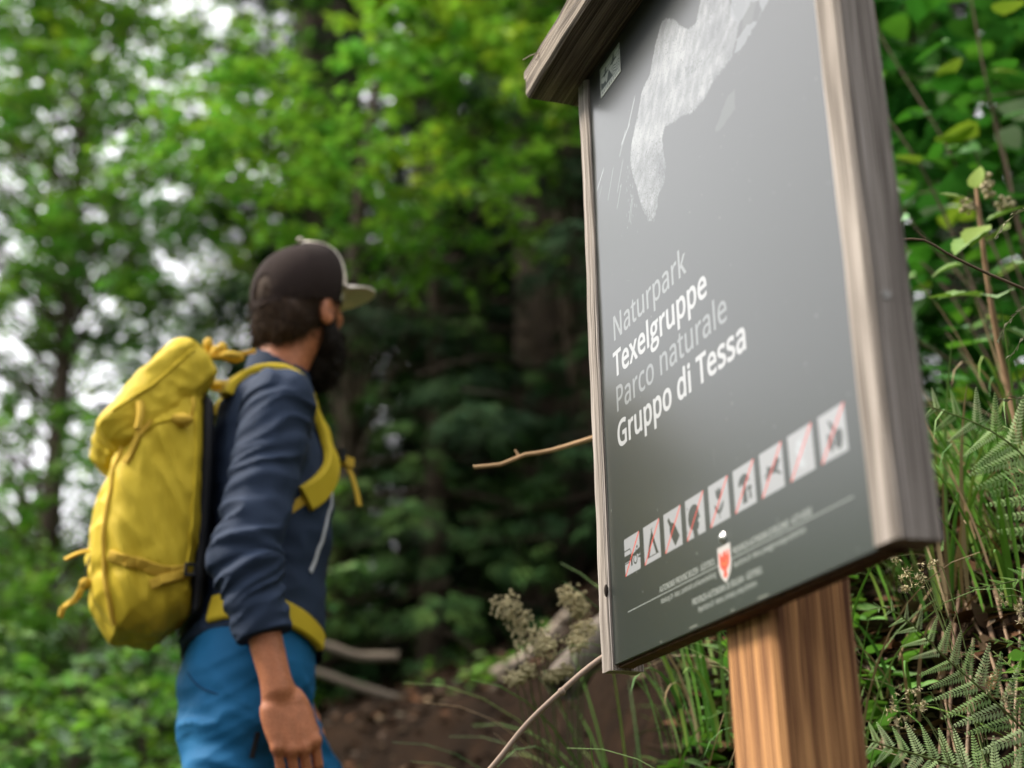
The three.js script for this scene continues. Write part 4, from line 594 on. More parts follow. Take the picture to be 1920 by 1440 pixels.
{ // open leafy trees on the valley side, sky between the leaves
  const r = rng(77);
  const mk = (n, x0, x1, y0, y1, z0, z1, k, R) => { const o = []; for (let i = 0; i < n; i++) o.push([mix(x0, x1, r()), mix(y0, y1, Math.pow(r(), 0.85)), mix(z0, z1, r()), R * (0.7 + 0.6 * r()), k, r() < 0.35 ? G1 : r() < 0.3 ? GY : G2]); return o; };
  broadleaf('ash_tree', 'slim dark trunked tree with loose bright leaves beside the valley', 'tree', 'broadleaf trees along the trail', [-2.72, 0, -8.0], [-2.74, 7.0, -8.0], 0.075, [...mk(200, -4.3, -1.3, 2.2, 7.2, -9.0, -6.9, 88, 0.27), ...mk(70, -4.2, -2.8, 2.4, 6.6, -8.6, -7.4, 88, 0.26)], { seed: 31, leaf: 0.062, flat: 0.55, col: G2 });
  broadleaf('birch_tree', 'thin tree with airy foliage between the dark trunk and the beech', 'tree', 'broadleaf trees along the trail', [-1.95, 0, -9.2], [-1.6, 7.6, -9.0], 0.02, mk(110, -2.9, -1.0, 2.8, 6.4, -9.8, -7.4, 88, 0.27), { seed: 37, leaf: 0.056, flat: 0.6, col: G2 });
  broadleaf('ash_tree', 'tall pale barked tree half hidden behind the slim dark trunk', 'tree', 'broadleaf trees along the trail', [-3.9, 0, -10.4], [-3.6, 9, -10.2], 0.03, mk(130, -5.2, -2.4, 2.2, 8.2, -11.4, -9.2, 80, 0.34), { seed: 41, leaf: 0.07, flat: 0.6, col: G3 });
  for (const [i, [x, z, h]] of [[-6.3, -6.6, 3.3], [-7.6, -5.2, 3.7], [-5.7, -9.0, 4.0], [-9.2, -7.6, 4.4], [-8.8, -3.2, 3.6], [-9.5, -0.4, 3.4]].entries())
    broadleaf('hazel_tree', 'round crowned tree standing down on the open valley slope', 'tree', 'trees on the valley slope', [x, 0, z], [x + 0.2, h - 0.5, z], 0.09, mk(26, x - 1.5, x + 1.5, groundY(x, z) + 0.5, h, z - 1.2, z + 1.2, 60, 0.5), { seed: 60 + i, leaf: 0.10, flat: 0.6, col: G3 });
}
{ // spruces
  const g = 'spruces of the dark wood';
  for (const [i, [x, z, h, R]] of [[-1.55, -9.6, 15, 1.7], [-0.5, -8.7, 14, 1.8], [0.55, -9.3, 16, 1.9], [1.6, -8.6, 14, 1.9], [2.8, -8.0, 14, 2.0], [-0.2, -11.5, 17, 2.0], [1.2, -11.8, 18, 2.0], [2.6, -10.8, 17, 2.1], [3.9, -9.2, 16, 2.1], [-1.7, -12.6, 17, 1.9]].entries())
    spruce('tall dark spruce standing in the close wood above the trail', g, x, z, h, R, 100 + i, 0.07, 0.8);
  spruce('broad spruce whose dark boughs hang low behind the panel', g, 0.2, -7.5, 13, 2.2, 141, 0.05, 1.5);
  spruce('young bushy spruce under the boughs of the broad one', g, -0.25, -7.9, 3.4, 1.1, 142, 0.05, 1.8);
  spruce('young thin spruce between beech trunk and broad spruce', g, -0.95, -8.1, 3.6, 1.1, 143, 0.05, 1.8);
  spruce('young dense spruce above the cream seed heads', g, 0.75, -7.7, 3.2, 1.1, 144, 0.05, 1.8);
  spruce('small spruce with drooping boughs beside the hiker\'s face', g, -0.42, -6.9, 3.0, 0.75, 131, 0.1, 1.5, [0.040, 0.088, 0.024]);
  spruce('small spruce with drooping boughs behind the panel\'s far rail', g, 0.62, -6.6, 3.3, 0.8, 133, 0.12, 1.3, [0.024, 0.06, 0.02]);
  for (const [i, [x, z, h]] of [[4.6, -3.6, 13], [5.2, 0.2, 14], [3.4, 2.4, 13], [5.6, -7, 15], [1.6, 3.6, 14], [-0.4, 4.6, 14], [-3.0, 5.8, 14], [6.2, -2.0, 12], [2.3, 1.5, 12], [0.5, 3.0, 13], [-1.5, 3.9, 13]].entries()) spruce('spruce growing on the steep bank above the trail', g, x, z, h, 2.1, 150 + i, 0.05, 0.6);
}
{ // bushes along the lower edge of the trail
  const r = rng(91);
  for (const [i, [x, z, w, h, lab]] of [[-1.95, -5.1, 0.55, 1.55, 'leafy bush below the slim dark trunk'], [-1.45, -5.6, 0.5, 1.35, 'rounded bush behind the foot of the yellow backpack'], [-1.35, -4.6, 0.45, 0.95, 'low bush beside the blue trousers'], [-2.0, -4.3, 0.5, 1.0, 'spreading bush with pale leaf undersides left of the trail'.replace(' left of', ' beside')], [-2.55, -6.0, 0.6, 1.9, 'taller bush under the loose leaved tree'], [-1.1, -6.6, 0.5, 1.5, 'bush filling the gap between backpack and small spruce'], [-2.2, -7.2, 0.7, 2.2, 'dense tall bush closing the view below the sky gaps'], [-3.0, -7.6, 0.8, 2.6, 'broad bush beyond the taller bush'], [-1.6, -7.9, 0.7, 2.0, 'bush under the thin airy tree'], [-3.6, -9.4, 1.0, 3.2, 'high bush under the pale barked tree'], [-2.4, -9.6, 0.9, 2.6, 'bush behind the slim dark trunk'], [-1.7, -3.9, 0.4, 0.75, 'lowest bush beside the trail edge']].entries()) {
    const gy = groundY(x, z), cl = []; for (let k = 0; k < 24 + 26 * (w > 0.65); k++) { const a = r() * 6.28, q = Math.sqrt(r()); cl.push([x + Math.cos(a) * q * w, gy + h * (0.12 + 0.85 * r() * (1 - 0.4 * q)), z + Math.sin(a) * q * w * 0.8, 0.19 + 0.08 * r(), 75, r() < 0.3 ? [0.16, 0.30, 0.07] : r() < 0.5 ? G1 : G2]); }
    broadleaf('leafy_bush', lab, 'bush', 'bushes along the trail', [x, 0, z], [x, gy + h * 0.7, z], 0.025, cl, { seed: 200 + i, leaf: 0.062, flat: 0.55, col: G2 });
  }
}
// ---------------------------------------------------------------- near plants on the bank
const tones = (list, extra = {}) => list.map((c) => new THREE.MeshPhysicalMaterial({ color: new THREE.Color().setRGB(...c), roughness: 0.8, transmission: 0.4, thickness: 0, specularIntensity: 0.5, side: THREE.DoubleSide, ...extra }));
const bigLeafTones = tones([[0.07, 0.27, 0.02], [0.05, 0.22, 0.02], [0.04, 0.17, 0.02], [0.12, 0.33, 0.025], [0.26, 0.39, 0.03], [0.20, 0.28, 0.16]]);
function toothLeaf(w, l, n, droop) { const g = leafShape(w, l, 0.16, droop, n, -0.10); const p = g.attributes.position; for (let i = 0; i < p.count; i++) { const x = p.getX(i), y = p.getY(i); p.setZ(i, p.getZ(i) + 0.014 * l * Math.sin(y / l * 38) * Math.abs(x) / w * 2); if (y < l * 0.06) p.setY(i, y - Math.abs(x) * 0.3); } g.computeVertexNormals(); return g; }
const BIG = [toothLeaf(0.82, 1, 10, 0.12), toothLeaf(0.9, 1, 10, 0.28), toothLeaf(0.74, 1, 10, 0.02)];
function leafMesh(parent, r, p, dir, normal, size, mat) { const m = part('leaf', BIG[Math.floor(r() * 3)], mat, parent); m.applyMatrix4(basis(dir, normal).scale(V(size, size, size)).setPosition(p)); return m; }
function leafyStem(t, r, pts, r0, leaves, size, mats, both = 1) {     // a stem with leaves set alternately
  const c = new THREE.CatmullRomCurve3(pts); part('stem', tube(pts, r0, r0 * 0.35, 14, 6, 0.1), twigMat, t);
  for (let i = 0; i < leaves; i++) { const u = 0.25 + 0.75 * (i + 0.5 * r()) / leaves, p = c.getPoint(u), a = i * 2.4 + r(), d = V(Math.cos(a), 0.15, Math.sin(a)); const q = p.clone().addScaledVector(d, 0.02 + 0.17 * r()); q.y += 0.01; leafMesh(t, r, q, d.clone().add(V(0, -0.35 * r(), 0)), V(-0.25, 1, 0.15).addScaledVector(ball(r), 0.45), size * (0.6 + 0.6 * r()), mats[Math.floor(Math.pow(r(), 1.3) * mats.length)]); }
}
{
  const r = rng(301);
  const t = thing('hazel_shrub', 'broad leaved hazel shrub filling the bank above the ferns', 'shrub', [1.2, groundY(1.2, -3.0) - 0.03, -3.0]), P = t.position;
  for (let i = 0; i < 14; i++) {
    const x = mix(0.74, 1.5, (i % 5) / 4) + (r() - 0.5) * 0.2, z = mix(-2.75, -3.5, r()), y = mix(1.7, 2.75, Math.floor(i / 5) / 2) + (r() - 0.5) * 0.35;
    leafyStem(t, r, [V((r() - 0.5) * 0.2, 0, (r() - 0.5) * 0.2), V((x - P.x) * 0.45, (y - P.y) * 0.6, (z - P.z) * 0.45), V(x - P.x, y - P.y, z - P.z), V(x - P.x + (r() - 0.5) * 0.4, y - P.y - 0.05, z - P.z + 0.15)], 0.0042, 21, 0.092, bigLeafTones);
  }
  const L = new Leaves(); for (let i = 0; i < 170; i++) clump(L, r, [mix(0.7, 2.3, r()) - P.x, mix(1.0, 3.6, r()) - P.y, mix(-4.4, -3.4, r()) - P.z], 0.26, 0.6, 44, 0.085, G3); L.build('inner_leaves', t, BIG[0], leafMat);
  const s = thing('maple_sapling', 'maple sapling with a few lit leaves over the fern fronds', 'sapling', [0.93, groundY(0.93, -2.45), -2.45]), Q = s.position;
  const mk = (x, y, z) => V(x - Q.x, y - Q.y, z - Q.z);
  part('stem', tube([mk(0.93, Q.y, -2.45), mk(0.895, 1.44, -2.42), mk(0.885, 1.56, -2.4), mk(0.89, 1.75, -2.4)], 0.008, 0.004, 16, 7, 0.1), std(0.24, 0.15, 0.09, 0.9), s);
  const lit = tones([[0.14, 0.27, 0.03], [0.10, 0.22, 0.03], [0.2, 0.3, 0.04]]);
  for (const [x, y, z, dx, dy, dz, size, k] of [[0.86, 1.515, -2.38, -1, 0.12, 0.3, 0.085, 0], [0.885, 1.505, -2.36, -0.4, -0.15, 1, 0.075, 1], [0.80, 1.508, -2.36, -1, -0.1, 0.2, 0.05, 0], [0.88, 1.64, -2.38, -0.8, -0.35, 0.4, 0.085, 0], [0.88, 1.66, -2.38, -0.5, -0.8, 0.5, 0.08, 2], [0.9, 1.68, -2.4, 0.9, 0.3, 0.2, 0.08, 0], [0.88, 1.72, -2.4, -0.9, 0.2, 0.2, 0.07, 2], [0.89, 1.75, -2.4, 0.2, 1, 0.1, 0.05, 2], [0.93, 1.57, -2.37, 1, -0.2, 0.4, 0.09, 1], [0.95, 1.6, -2.42, 0.9, 0.1, -0.3, 0.085, 1], [0.9, 1.46, -2.4, 0.9, -0.5, 0.3, 0.08, 1], [0.85, 1.60, -2.42, -1, 0.0, -0.3, 0.06, 0]]) leafMesh(s, r, mk(x, y, z), V(dx, dy, dz), V(-0.2, 1, 0.5).addScaledVector(ball(r), 0.2), size, lit[k]);
  for (const [x, y, z] of [[0.90, 1.735, -2.38], [0.94, 1.72, -2.4], [0.915, 1.765, -2.4], [0.86, 1.70, -2.38]]) { const q = []; for (let i = 0; i < 14; i++) q.push(new THREE.IcosahedronGeometry(0.004 + 0.003 * r(), 0).translate(...ball(r).multiplyScalar(0.016 * Math.sqrt(r())).toArray())); const f = part('flower_cluster', mergeGeometries(q), std(0.42, 0.36, 0.22, 0.9), s); f.position.copy(mk(x, y, z)); }
}
// ferns: frond > pinna
const PINNA = (() => {
  const q = [], n = 15; for (let i = 0; i < n; i++) for (const s of [-1, 1]) { const t = (i + 0.5) / n, l = 0.17 * Math.pow(1 - t, 0.7) + 0.014, g = leafShape(0.072 * (1 - 0.45 * t), l, 0.2, 0.2, 2); g.rotateZ(-s * (1.22 - 0.35 * t)); g.translate(0, t * 0.97, -0.05 * t * t); q.push(g); }
  const rib = leafShape(0.014, 1, 0, 0.05, 3); q.push(rib); return mergeGeometries(q);
})();
const fernPale = tones([[0.31, 0.45, 0.19], [0.26, 0.41, 0.15], [0.36, 0.48, 0.24]], { transmission: 0.25 }), fernGreen = tones([[0.17, 0.36, 0.04], [0.21, 0.40, 0.045], [0.13, 0.30, 0.04]]), rachisMat = std(0.13, 0.17, 0.05, 0.7);
function frond(t, r, pts, face, len, pairs, mats, start = 0.2) {
  const P = t.position, w = pts.map((p) => V(p[0] - P.x, p[1] - P.y, p[2] - P.z)), c = new THREE.CatmullRomCurve3(w), f = part('frond', tube(w, 0.0028, 0.0008, 22, 5), rachisMat, t), N = V(...face).normalize();
  for (let i = 0; i < pairs; i++) for (const s of [-1, 1]) {
    const u = start + (1 - start) * (i + 0.25 + (s > 0 ? 0.12 : 0)) / pairs, v = (u - start) / (1 - start), tan = c.getTangentAt(u), p = c.getPointAt(u), side = V().crossVectors(N, tan).normalize().multiplyScalar(s);
    const l = len * (0.14 + 0.86 * Math.pow(Math.sin(Math.PI * (0.22 + 0.78 * v)), 0.9)) * (1 - 0.45 * v) * (0.9 + 0.2 * r()), d = side.clone().addScaledVector(tan, 0.32 + 0.3 * v).addScaledVector(N, 0.18 * (r() - 0.2)).addScaledVector(ball(r), 0.07);
    const m = part('pinna', PINNA, mats[Math.floor(r() * mats.length)], f); m.applyMatrix4(basis(d, N.clone().addScaledVector(ball(r), 0.25)).scale(V(l, l, l)).setPosition(p));
  }
}
{
  const r = rng(402), g = 'ferns on the bank', fern = (label, x, z) => thing('fern', label, 'fern', [x, groundY(x, z) - 0.01, z], 0, g);
  const toCam = [-0.35, 0.25, 0.9];
  const a = fern('large fern with pale frond spread over brown stems by the post', 0.86, -1.95);
  frond(a, r, [[0.86, 0.52, -1.95], [0.72, 0.64, -1.95], [0.64, 0.73, -1.95], [0.585, 0.785, -1.95], [0.54, 0.832, -1.94], [0.505, 0.852, -1.93], [0.482, 0.848, -1.92]], toCam, 0.098, 21, fernPale, 0.12);
  frond(a, r, [[0.86, 0.52, -1.95], [0.80, 0.66, -2.0], [0.74, 0.76, -2.06], [0.70, 0.82, -2.1]], [-0.2, 0.6, 0.7], 0.08, 15, fernGreen, 0.3);
  frond(a, r, [[0.86, 0.52, -1.95], [0.9, 0.68, -1.9], [0.88, 0.8, -1.85], [0.82, 0.86, -1.8]], [-0.4, 0.7, 0.5], 0.09, 16, fernGreen, 0.3);
  const b = fern('low fern with fronds lying across the foot of the bank', 0.70, -1.88);
  frond(b, r, [[0.70, 0.36, -1.88], [0.65, 0.60, -1.93], [0.56, 0.648, -1.95], [0.49, 0.67, -1.95], [0.43, 0.69, -1.94], [0.39, 0.69, -1.93]], [-0.3, 0.55, 0.75], 0.085, 19, fernPale, 0.3);
  frond(b, r, [[0.70, 0.36, -1.88], [0.60, 0.55, -1.86], [0.53, 0.60, -1.84], [0.46, 0.62, -1.82]], [-0.2, 0.7, 0.6], 0.07, 15, fernGreen, 0.35);
  frond(b, r, [[0.70, 0.36, -1.88], [0.73, 0.56, -1.92], [0.71, 0.65, -1.95], [0.66, 0.69, -1.98]], [-0.2, 0.4, 0.8], 0.07, 15, fernPale, 0.35);
  const c = fern('fern holding its pinnae upright beside the near rail', 0.95, -2.25);
  frond(c, r, [[0.95, 0.85, -2.25], [0.87, 1.06, -2.2], [0.80, 1.13, -2.13], [0.74, 1.165, -2.1], [0.69, 1.19, -2.1], [0.645, 1.205, -2.1], [0.61, 1.2, -2.1]], [-0.4, 0.05, 0.9], 0.13, 14, fernPale, 0.2);
  frond(c, r, [[0.95, 0.85, -2.25], [0.92, 1.08, -2.3], [0.88, 1.2, -2.34], [0.83, 1.25, -2.36]], [-0.2, 0.7, 0.6], 0.085, 15, fernGreen, 0.3);
  frond(c, r, [[0.95, 0.85, -2.25], [0.97, 1.05, -2.2], [0.93, 1.15, -2.15], [0.86, 1.17, -2.1]], [-0.3, 0.8, 0.5], 0.085, 15, fernGreen, 0.3);
  const d = fern('bright green fern leaning in from the steep bank', 0.98, -1.8);
  frond(d, r, [[0.98, 0.56, -1.8], [0.85, 0.80, -1.86], [0.76, 0.875, -1.9], [0.70, 0.882, -1.9], [0.65, 0.874, -1.9], [0.608, 0.868, -1.9]], [-0.3, 0.8, 0.5], 0.095, 20, fernGreen, 0.3);
  frond(d, r, [[0.98, 0.56, -1.8], [0.84, 0.73, -1.85], [0.76, 0.785, -1.88], [0.70, 0.79, -1.9], [0.66, 0.795, -1.9], [0.63, 0.80, -1.9]], [-0.3, 0.75, 0.55], 0.095, 18, fernGreen, 0.3);
  const e = fern('small fern in deep grass behind the upright fern', 0.86, -2.62);
  for (const [x, y, z] of [[0.72, 1.28, -2.55], [0.98, 1.35, -2.6], [0.86, 1.38, -2.75], [0.82, 1.22, -2.4]]) frond(e, r, [[0.86, groundY(0.86, -2.62), -2.62], [mix(0.86, x, 0.5), y - 0.02, mix(-2.62, z, 0.5)], [x, y - 0.03, z]], [0, 0.8, 0.5], 0.075, 14, fernGreen, 0.25);
}
// grass: tuft > blade
const BLADE = [0.5, 0.95, 1.5, 2.1, 2.7].map((bend) => { const pos = [], idx = [], uv = [], n = 9; let x = 0, y = 0, a = 0.12; for (let i = 0; i <= n; i++) { const t = i / n, w = 0.0085 * Math.pow(1 - t, 0.55) * (0.6 + 0.7 * Math.min(1, t * 5)) + 0.0004; pos.push(x, y, -w, x - 0.0015, y + 0.0015, 0, x, y, w); uv.push(0, t, 0.5, t, 1, t); a += bend / n * (0.4 + 1.2 * t); x += Math.sin(a) / n; y += Math.cos(a) / n; } for (let i = 0; i < n; i++) { const k = i * 3; idx.push(k, k + 3, k + 1, k + 1, k + 3, k + 4, k + 1, k + 4, k + 2, k + 2, k + 4, k + 5); } const g = new THREE.BufferGeometry(); g.setAttribute('position', new THREE.Float32BufferAttribute(pos, 3)); g.setAttribute('uv', new THREE.Float32BufferAttribute(uv, 2)); g.setIndex(idx); g.computeVertexNormals(); return g; });
const grassTones = tones([[0.10, 0.26, 0.03], [0.13, 0.31, 0.035], [0.07, 0.20, 0.03], [0.18, 0.31, 0.08], [0.22, 0.34, 0.06]], { transmission: 0.3, roughness: 0.55 }), dryTones = tones([[0.30, 0.21, 0.11], [0.24, 0.17, 0.10], [0.36, 0.27, 0.16]], { transmission: 0.15 });
function tuft(label, x, z, n, h, seed, lean = [0, 0], dry = 0.12, spread = 0.06, wide = 0) {
  const r = rng(seed), t = thing('grass_tuft', label, 'grass tuft', [x, groundY(x, z) - 0.01, z], 0, 'grass tufts on the bank');
  for (let i = 0; i < n; i++) { const a = r() * 6.283, b = part('blade', BLADE[wide ? 2 + Math.floor(r() * 3) : Math.floor(r() * 5)], r() < dry ? dryTones[i % 3] : grassTones[Math.floor(r() * 5)], t), l = h * (0.5 + 0.7 * r()); b.scale.set(l, l, 0.24 + 0.2 * r() + wide); b.position.set(Math.cos(a) * spread * r(), 0, Math.sin(a) * spread * r()); const dx = Math.cos(a) + lean[0], dz = Math.sin(a) + lean[1]; b.rotation.set(0, Math.atan2(-dz, dx), 0); }
  return t;
}
tuft('long arching grass blades bending beside the wooden post', 0.38, -2.0, 34, 0.60, 501, [-1.2, 0.1], 0.04, 0.07, 0.26);
tuft('grass clump with arching blades under the panel edge', 0.30, -2.1, 30, 0.56, 502, [-0.9, 0.2], 0.06, 0.07, 0.24);
tuft('bushy grass mound with reddish seed heads below the panel corner', 0.16, -2.5, 120, 0.52, 503, [-0.1, 0.1], 0.35, 0.14);
tuft('bright grass between the post and the pale fern', 0.45, -2.2, 36, 0.42, 504, [-0.2, 0.2], 0.1, 0.08);
tuft('upright bright grass behind the wooden post', 0.50, -2.36, 44, 0.48, 505, [0.1, 0.2], 0.1, 0.09);
tuft('grass bending over the dark hollow near the upright fern', 0.72, -2.42, 46, 0.42, 506, [-0.5, 0.4], 0.15, 0.1);
tuft('grass hanging down the bank below the maple sapling', 0.86, -2.38, 44, 0.4, 507, [-0.6, 0.4], 0.12, 0.1);
tuft('straw coloured grass among the fallen stems', 0.62, -2.34, 30, 0.26, 508, [-0.4, 0.6], 0.55, 0.1);
tuft('thin grass on top of the fallen stems by the bright fern', 0.80, -2.3, 30, 0.26, 509, [-0.5, 0.5], 0.3, 0.1);
tuft('mixed green and straw grass in front of the hazel', 1.0, -2.62, 46, 0.45, 510, [-0.5, 0.4], 0.15, 0.12);
tuft('short grass on the bank edge behind the panel', 0.36, -2.6, 50, 0.45, 511, [-0.2, 0.2], 0.2, 0.12);
tuft('dark sedge clump at the edge of the hollow', 0.24, -2.85, 90, 0.6, 514, [-0.2, 0.2], 0.15, 0.16);
tuft('thin sedge under the grey log end', 0.08, -3.1, 70, 0.55, 515, [0, 0.2], 0.2, 0.16);
tuft('grass tuft at the foot of the spruce bank', -0.68, -4.95, 44, 0.28, 512, [0, 0.2], 0.25, 0.16);
tuft('pale grass tuft on the trail beside the hiker\'s hand', -0.5, -4.5, 40, 0.17, 513, [0, 0.2], 0.4, 0.18);
// slender bent seed heads
{
  const r = rng(601), spike = (label, base, pts, n) => { const t = thing('bent_grass_stem', label, 'grass stem', base, 0, 'seeding grass stems'), w = pts.map((p) => V(p[0] - base[0], p[1] - base[1], p[2] - base[2])), c = new THREE.CatmullRomCurve3([V(0, 0, 0), ...w]); part('stem', tube(null, 0.0016, 0.0007, 30, 5, 0, c), std(0.17, 0.2, 0.08, 0.7), t); const q = []; for (let i = 0; i < n; i++) { const u = 0.62 + 0.38 * i / n, p = c.getPointAt(u), d = c.getTangentAt(u).addScaledVector(ball(r), 0.35), g = leafShape(0.35, 1, 0.6, 0, 2); g.applyMatrix4(basis(d, ball(r)).scale(V(0.013, 0.013, 0.013)).setPosition(p)); q.push(g); } part('seed_head', mergeGeometries(q), std(0.33, 0.33, 0.20, 0.8, { side: THREE.DoubleSide }), t); };
  spike('single nodding seed spike in front of the maple leaves', [1.02, groundY(1.02, -1.9), -1.9], [[0.95, 1.15, -1.9], [0.85, 1.42, -1.9], [0.78, 1.445, -1.9], [0.745, 1.425, -1.9], [0.72, 1.395, -1.9]], 26);
  spike('nodding seed spike hanging above the upright fern', [0.98, groundY(0.98, -1.92), -1.92], [[0.92, 1.05, -1.9], [0.82, 1.27, -1.9], [0.755, 1.285, -1.9], [0.72, 1.258, -1.9], [0.70, 1.228, -1.9]], 26);
  spike('shorter seed spike beside the nodding one above the fern', [1.0, groundY(1.0, -1.86), -1.86], [[0.93, 1.05, -1.88], [0.80, 1.26, -1.89], [0.755, 1.25, -1.9], [0.728, 1.22, -1.9], [0.713, 1.2, -1.9]], 24);
  spike('level seed spike pointing over the upright fern', [1.02, groundY(1.02, -1.9), -1.9], [[0.95, 1.02, -1.9], [0.84, 1.135, -1.9], [0.74, 1.142, -1.9], [0.69, 1.14, -1.9]], 22);
}
// wood rush with small cream florets
{
  const r = rng(651), rush = (label, x, z, heads) => { const b = [x, groundY(x, z), z], t = thing('wood_rush', label, 'flower', b, 0, 'wood rush in flower'); for (const [hx, hy, hz] of heads) { const e = V(hx - b[0], hy - b[1], hz - b[2]); part('stem', tube([V(0, 0, 0), V(e.x * 0.3, e.y * 0.6, e.z * 0.3), V(e.x * 0.8, e.y * 1.02, e.z * 0.8), e], 0.0013, 0.0007, 14, 5), std(0.15, 0.2, 0.07, 0.8), t); const q = []; for (let i = 0; i < 9; i++) { const o = ball(r).multiplyScalar(0.016 * r()); for (let k = 0; k < 5; k++) { const g = leafShape(0.4, 1, 0.3, 0.2, 2), d = ball(r); g.applyMatrix4(basis(d, ball(r)).scale(V(0.0065, 0.0065, 0.0065)).setPosition(o)); q.push(g); } } const f = part('floret_cluster', mergeGeometries(q), std(0.60, 0.53, 0.33, 0.9, { side: THREE.DoubleSide }), t); f.position.copy(e); } };
  rush('cream flowered wood rush rising over the large pale fern', 0.66, -2.02, [[0.548, 0.905, -1.96], [0.53, 0.93, -1.96], [0.565, 0.895, -1.96], [0.58, 0.915, -1.95], [0.545, 0.885, -1.96]]);
  rush('cream flowered wood rush standing by the low fern', 0.62, -1.9, [[0.50, 0.715, -1.93], [0.525, 0.735, -1.93], [0.515, 0.70, -1.93], [0.54, 0.72, -1.93]]);
  rush('cream flowered wood rush below the bright fern tips', 0.84, -1.98, [[0.66, 0.86, -1.92], [0.68, 0.845, -1.92], [0.69, 0.83, -1.92], [0.66, 0.73, -1.94], [0.635, 0.752, -1.94]]);
  // seeding plant with pale cream heads
  const b = [0.1, groundY(0.1, -2.78), -2.78], t = thing('meadowsweet', 'plant with pale cream seed heads beside the panel\'s lower corner', 'plant', b), cream = std(0.38, 0.33, 0.19, 0.95);
  for (const [x, y, z, s] of [[-0.02, 1.03, -2.7, 0.04], [0.005, 1.005, -2.72, 0.04], [0.03, 0.965, -2.7, 0.05], [0.055, 0.945, -2.68, 0.036], [0.105, 1.055, -2.74, 0.036], [0.125, 1.03, -2.75, 0.03], [0.13, 0.985, -2.72, 0.032], [0.115, 0.955, -2.7, 0.03], [-0.005, 0.888, -2.68, 0.026], [0.02, 0.905, -2.7, 0.024], [0.065, 0.893, -2.7, 0.024], [0.09, 0.905, -2.71, 0.02]]) {
    const e = V(x - b[0], y - b[1], z - b[2]); part('stem', tube([V(0, 0, 0), V(e.x * 0.4, e.y * 0.6, e.z * 0.4), e], 0.0022, 0.0012, 10, 5), std(0.07, 0.075, 0.03, 0.9), t);
    const q = []; for (let i = 0; i < 110; i++) { const o = ball(r).multiplyScalar(s * 0.8 * Math.pow(r(), 0.5) * (0.8 + 0.5 * r())); o.y *= 0.8; q.push(new THREE.IcosahedronGeometry(0.0018 + 0.0024 * r(), 0).translate(o.x, o.y, o.z)); } const f = part('seed_head', mergeGeometries(q), cream, t); f.position.copy(e);
  }
  for (let i = 0; i < 12; i++) { const a = r() * 6.28, l = BIG[0], p = V(Math.cos(a) * 0.1 * r(), 0.25 * r() + 0.05, Math.sin(a) * 0.1 * r()); leafMesh(t, r, p, V(Math.cos(a), 0.1, Math.sin(a)), V(0, 1, 0).addScaledVector(ball(r), 0.4), 0.06 + 0.04 * r(), bigLeafTones[i % 3]); }
}
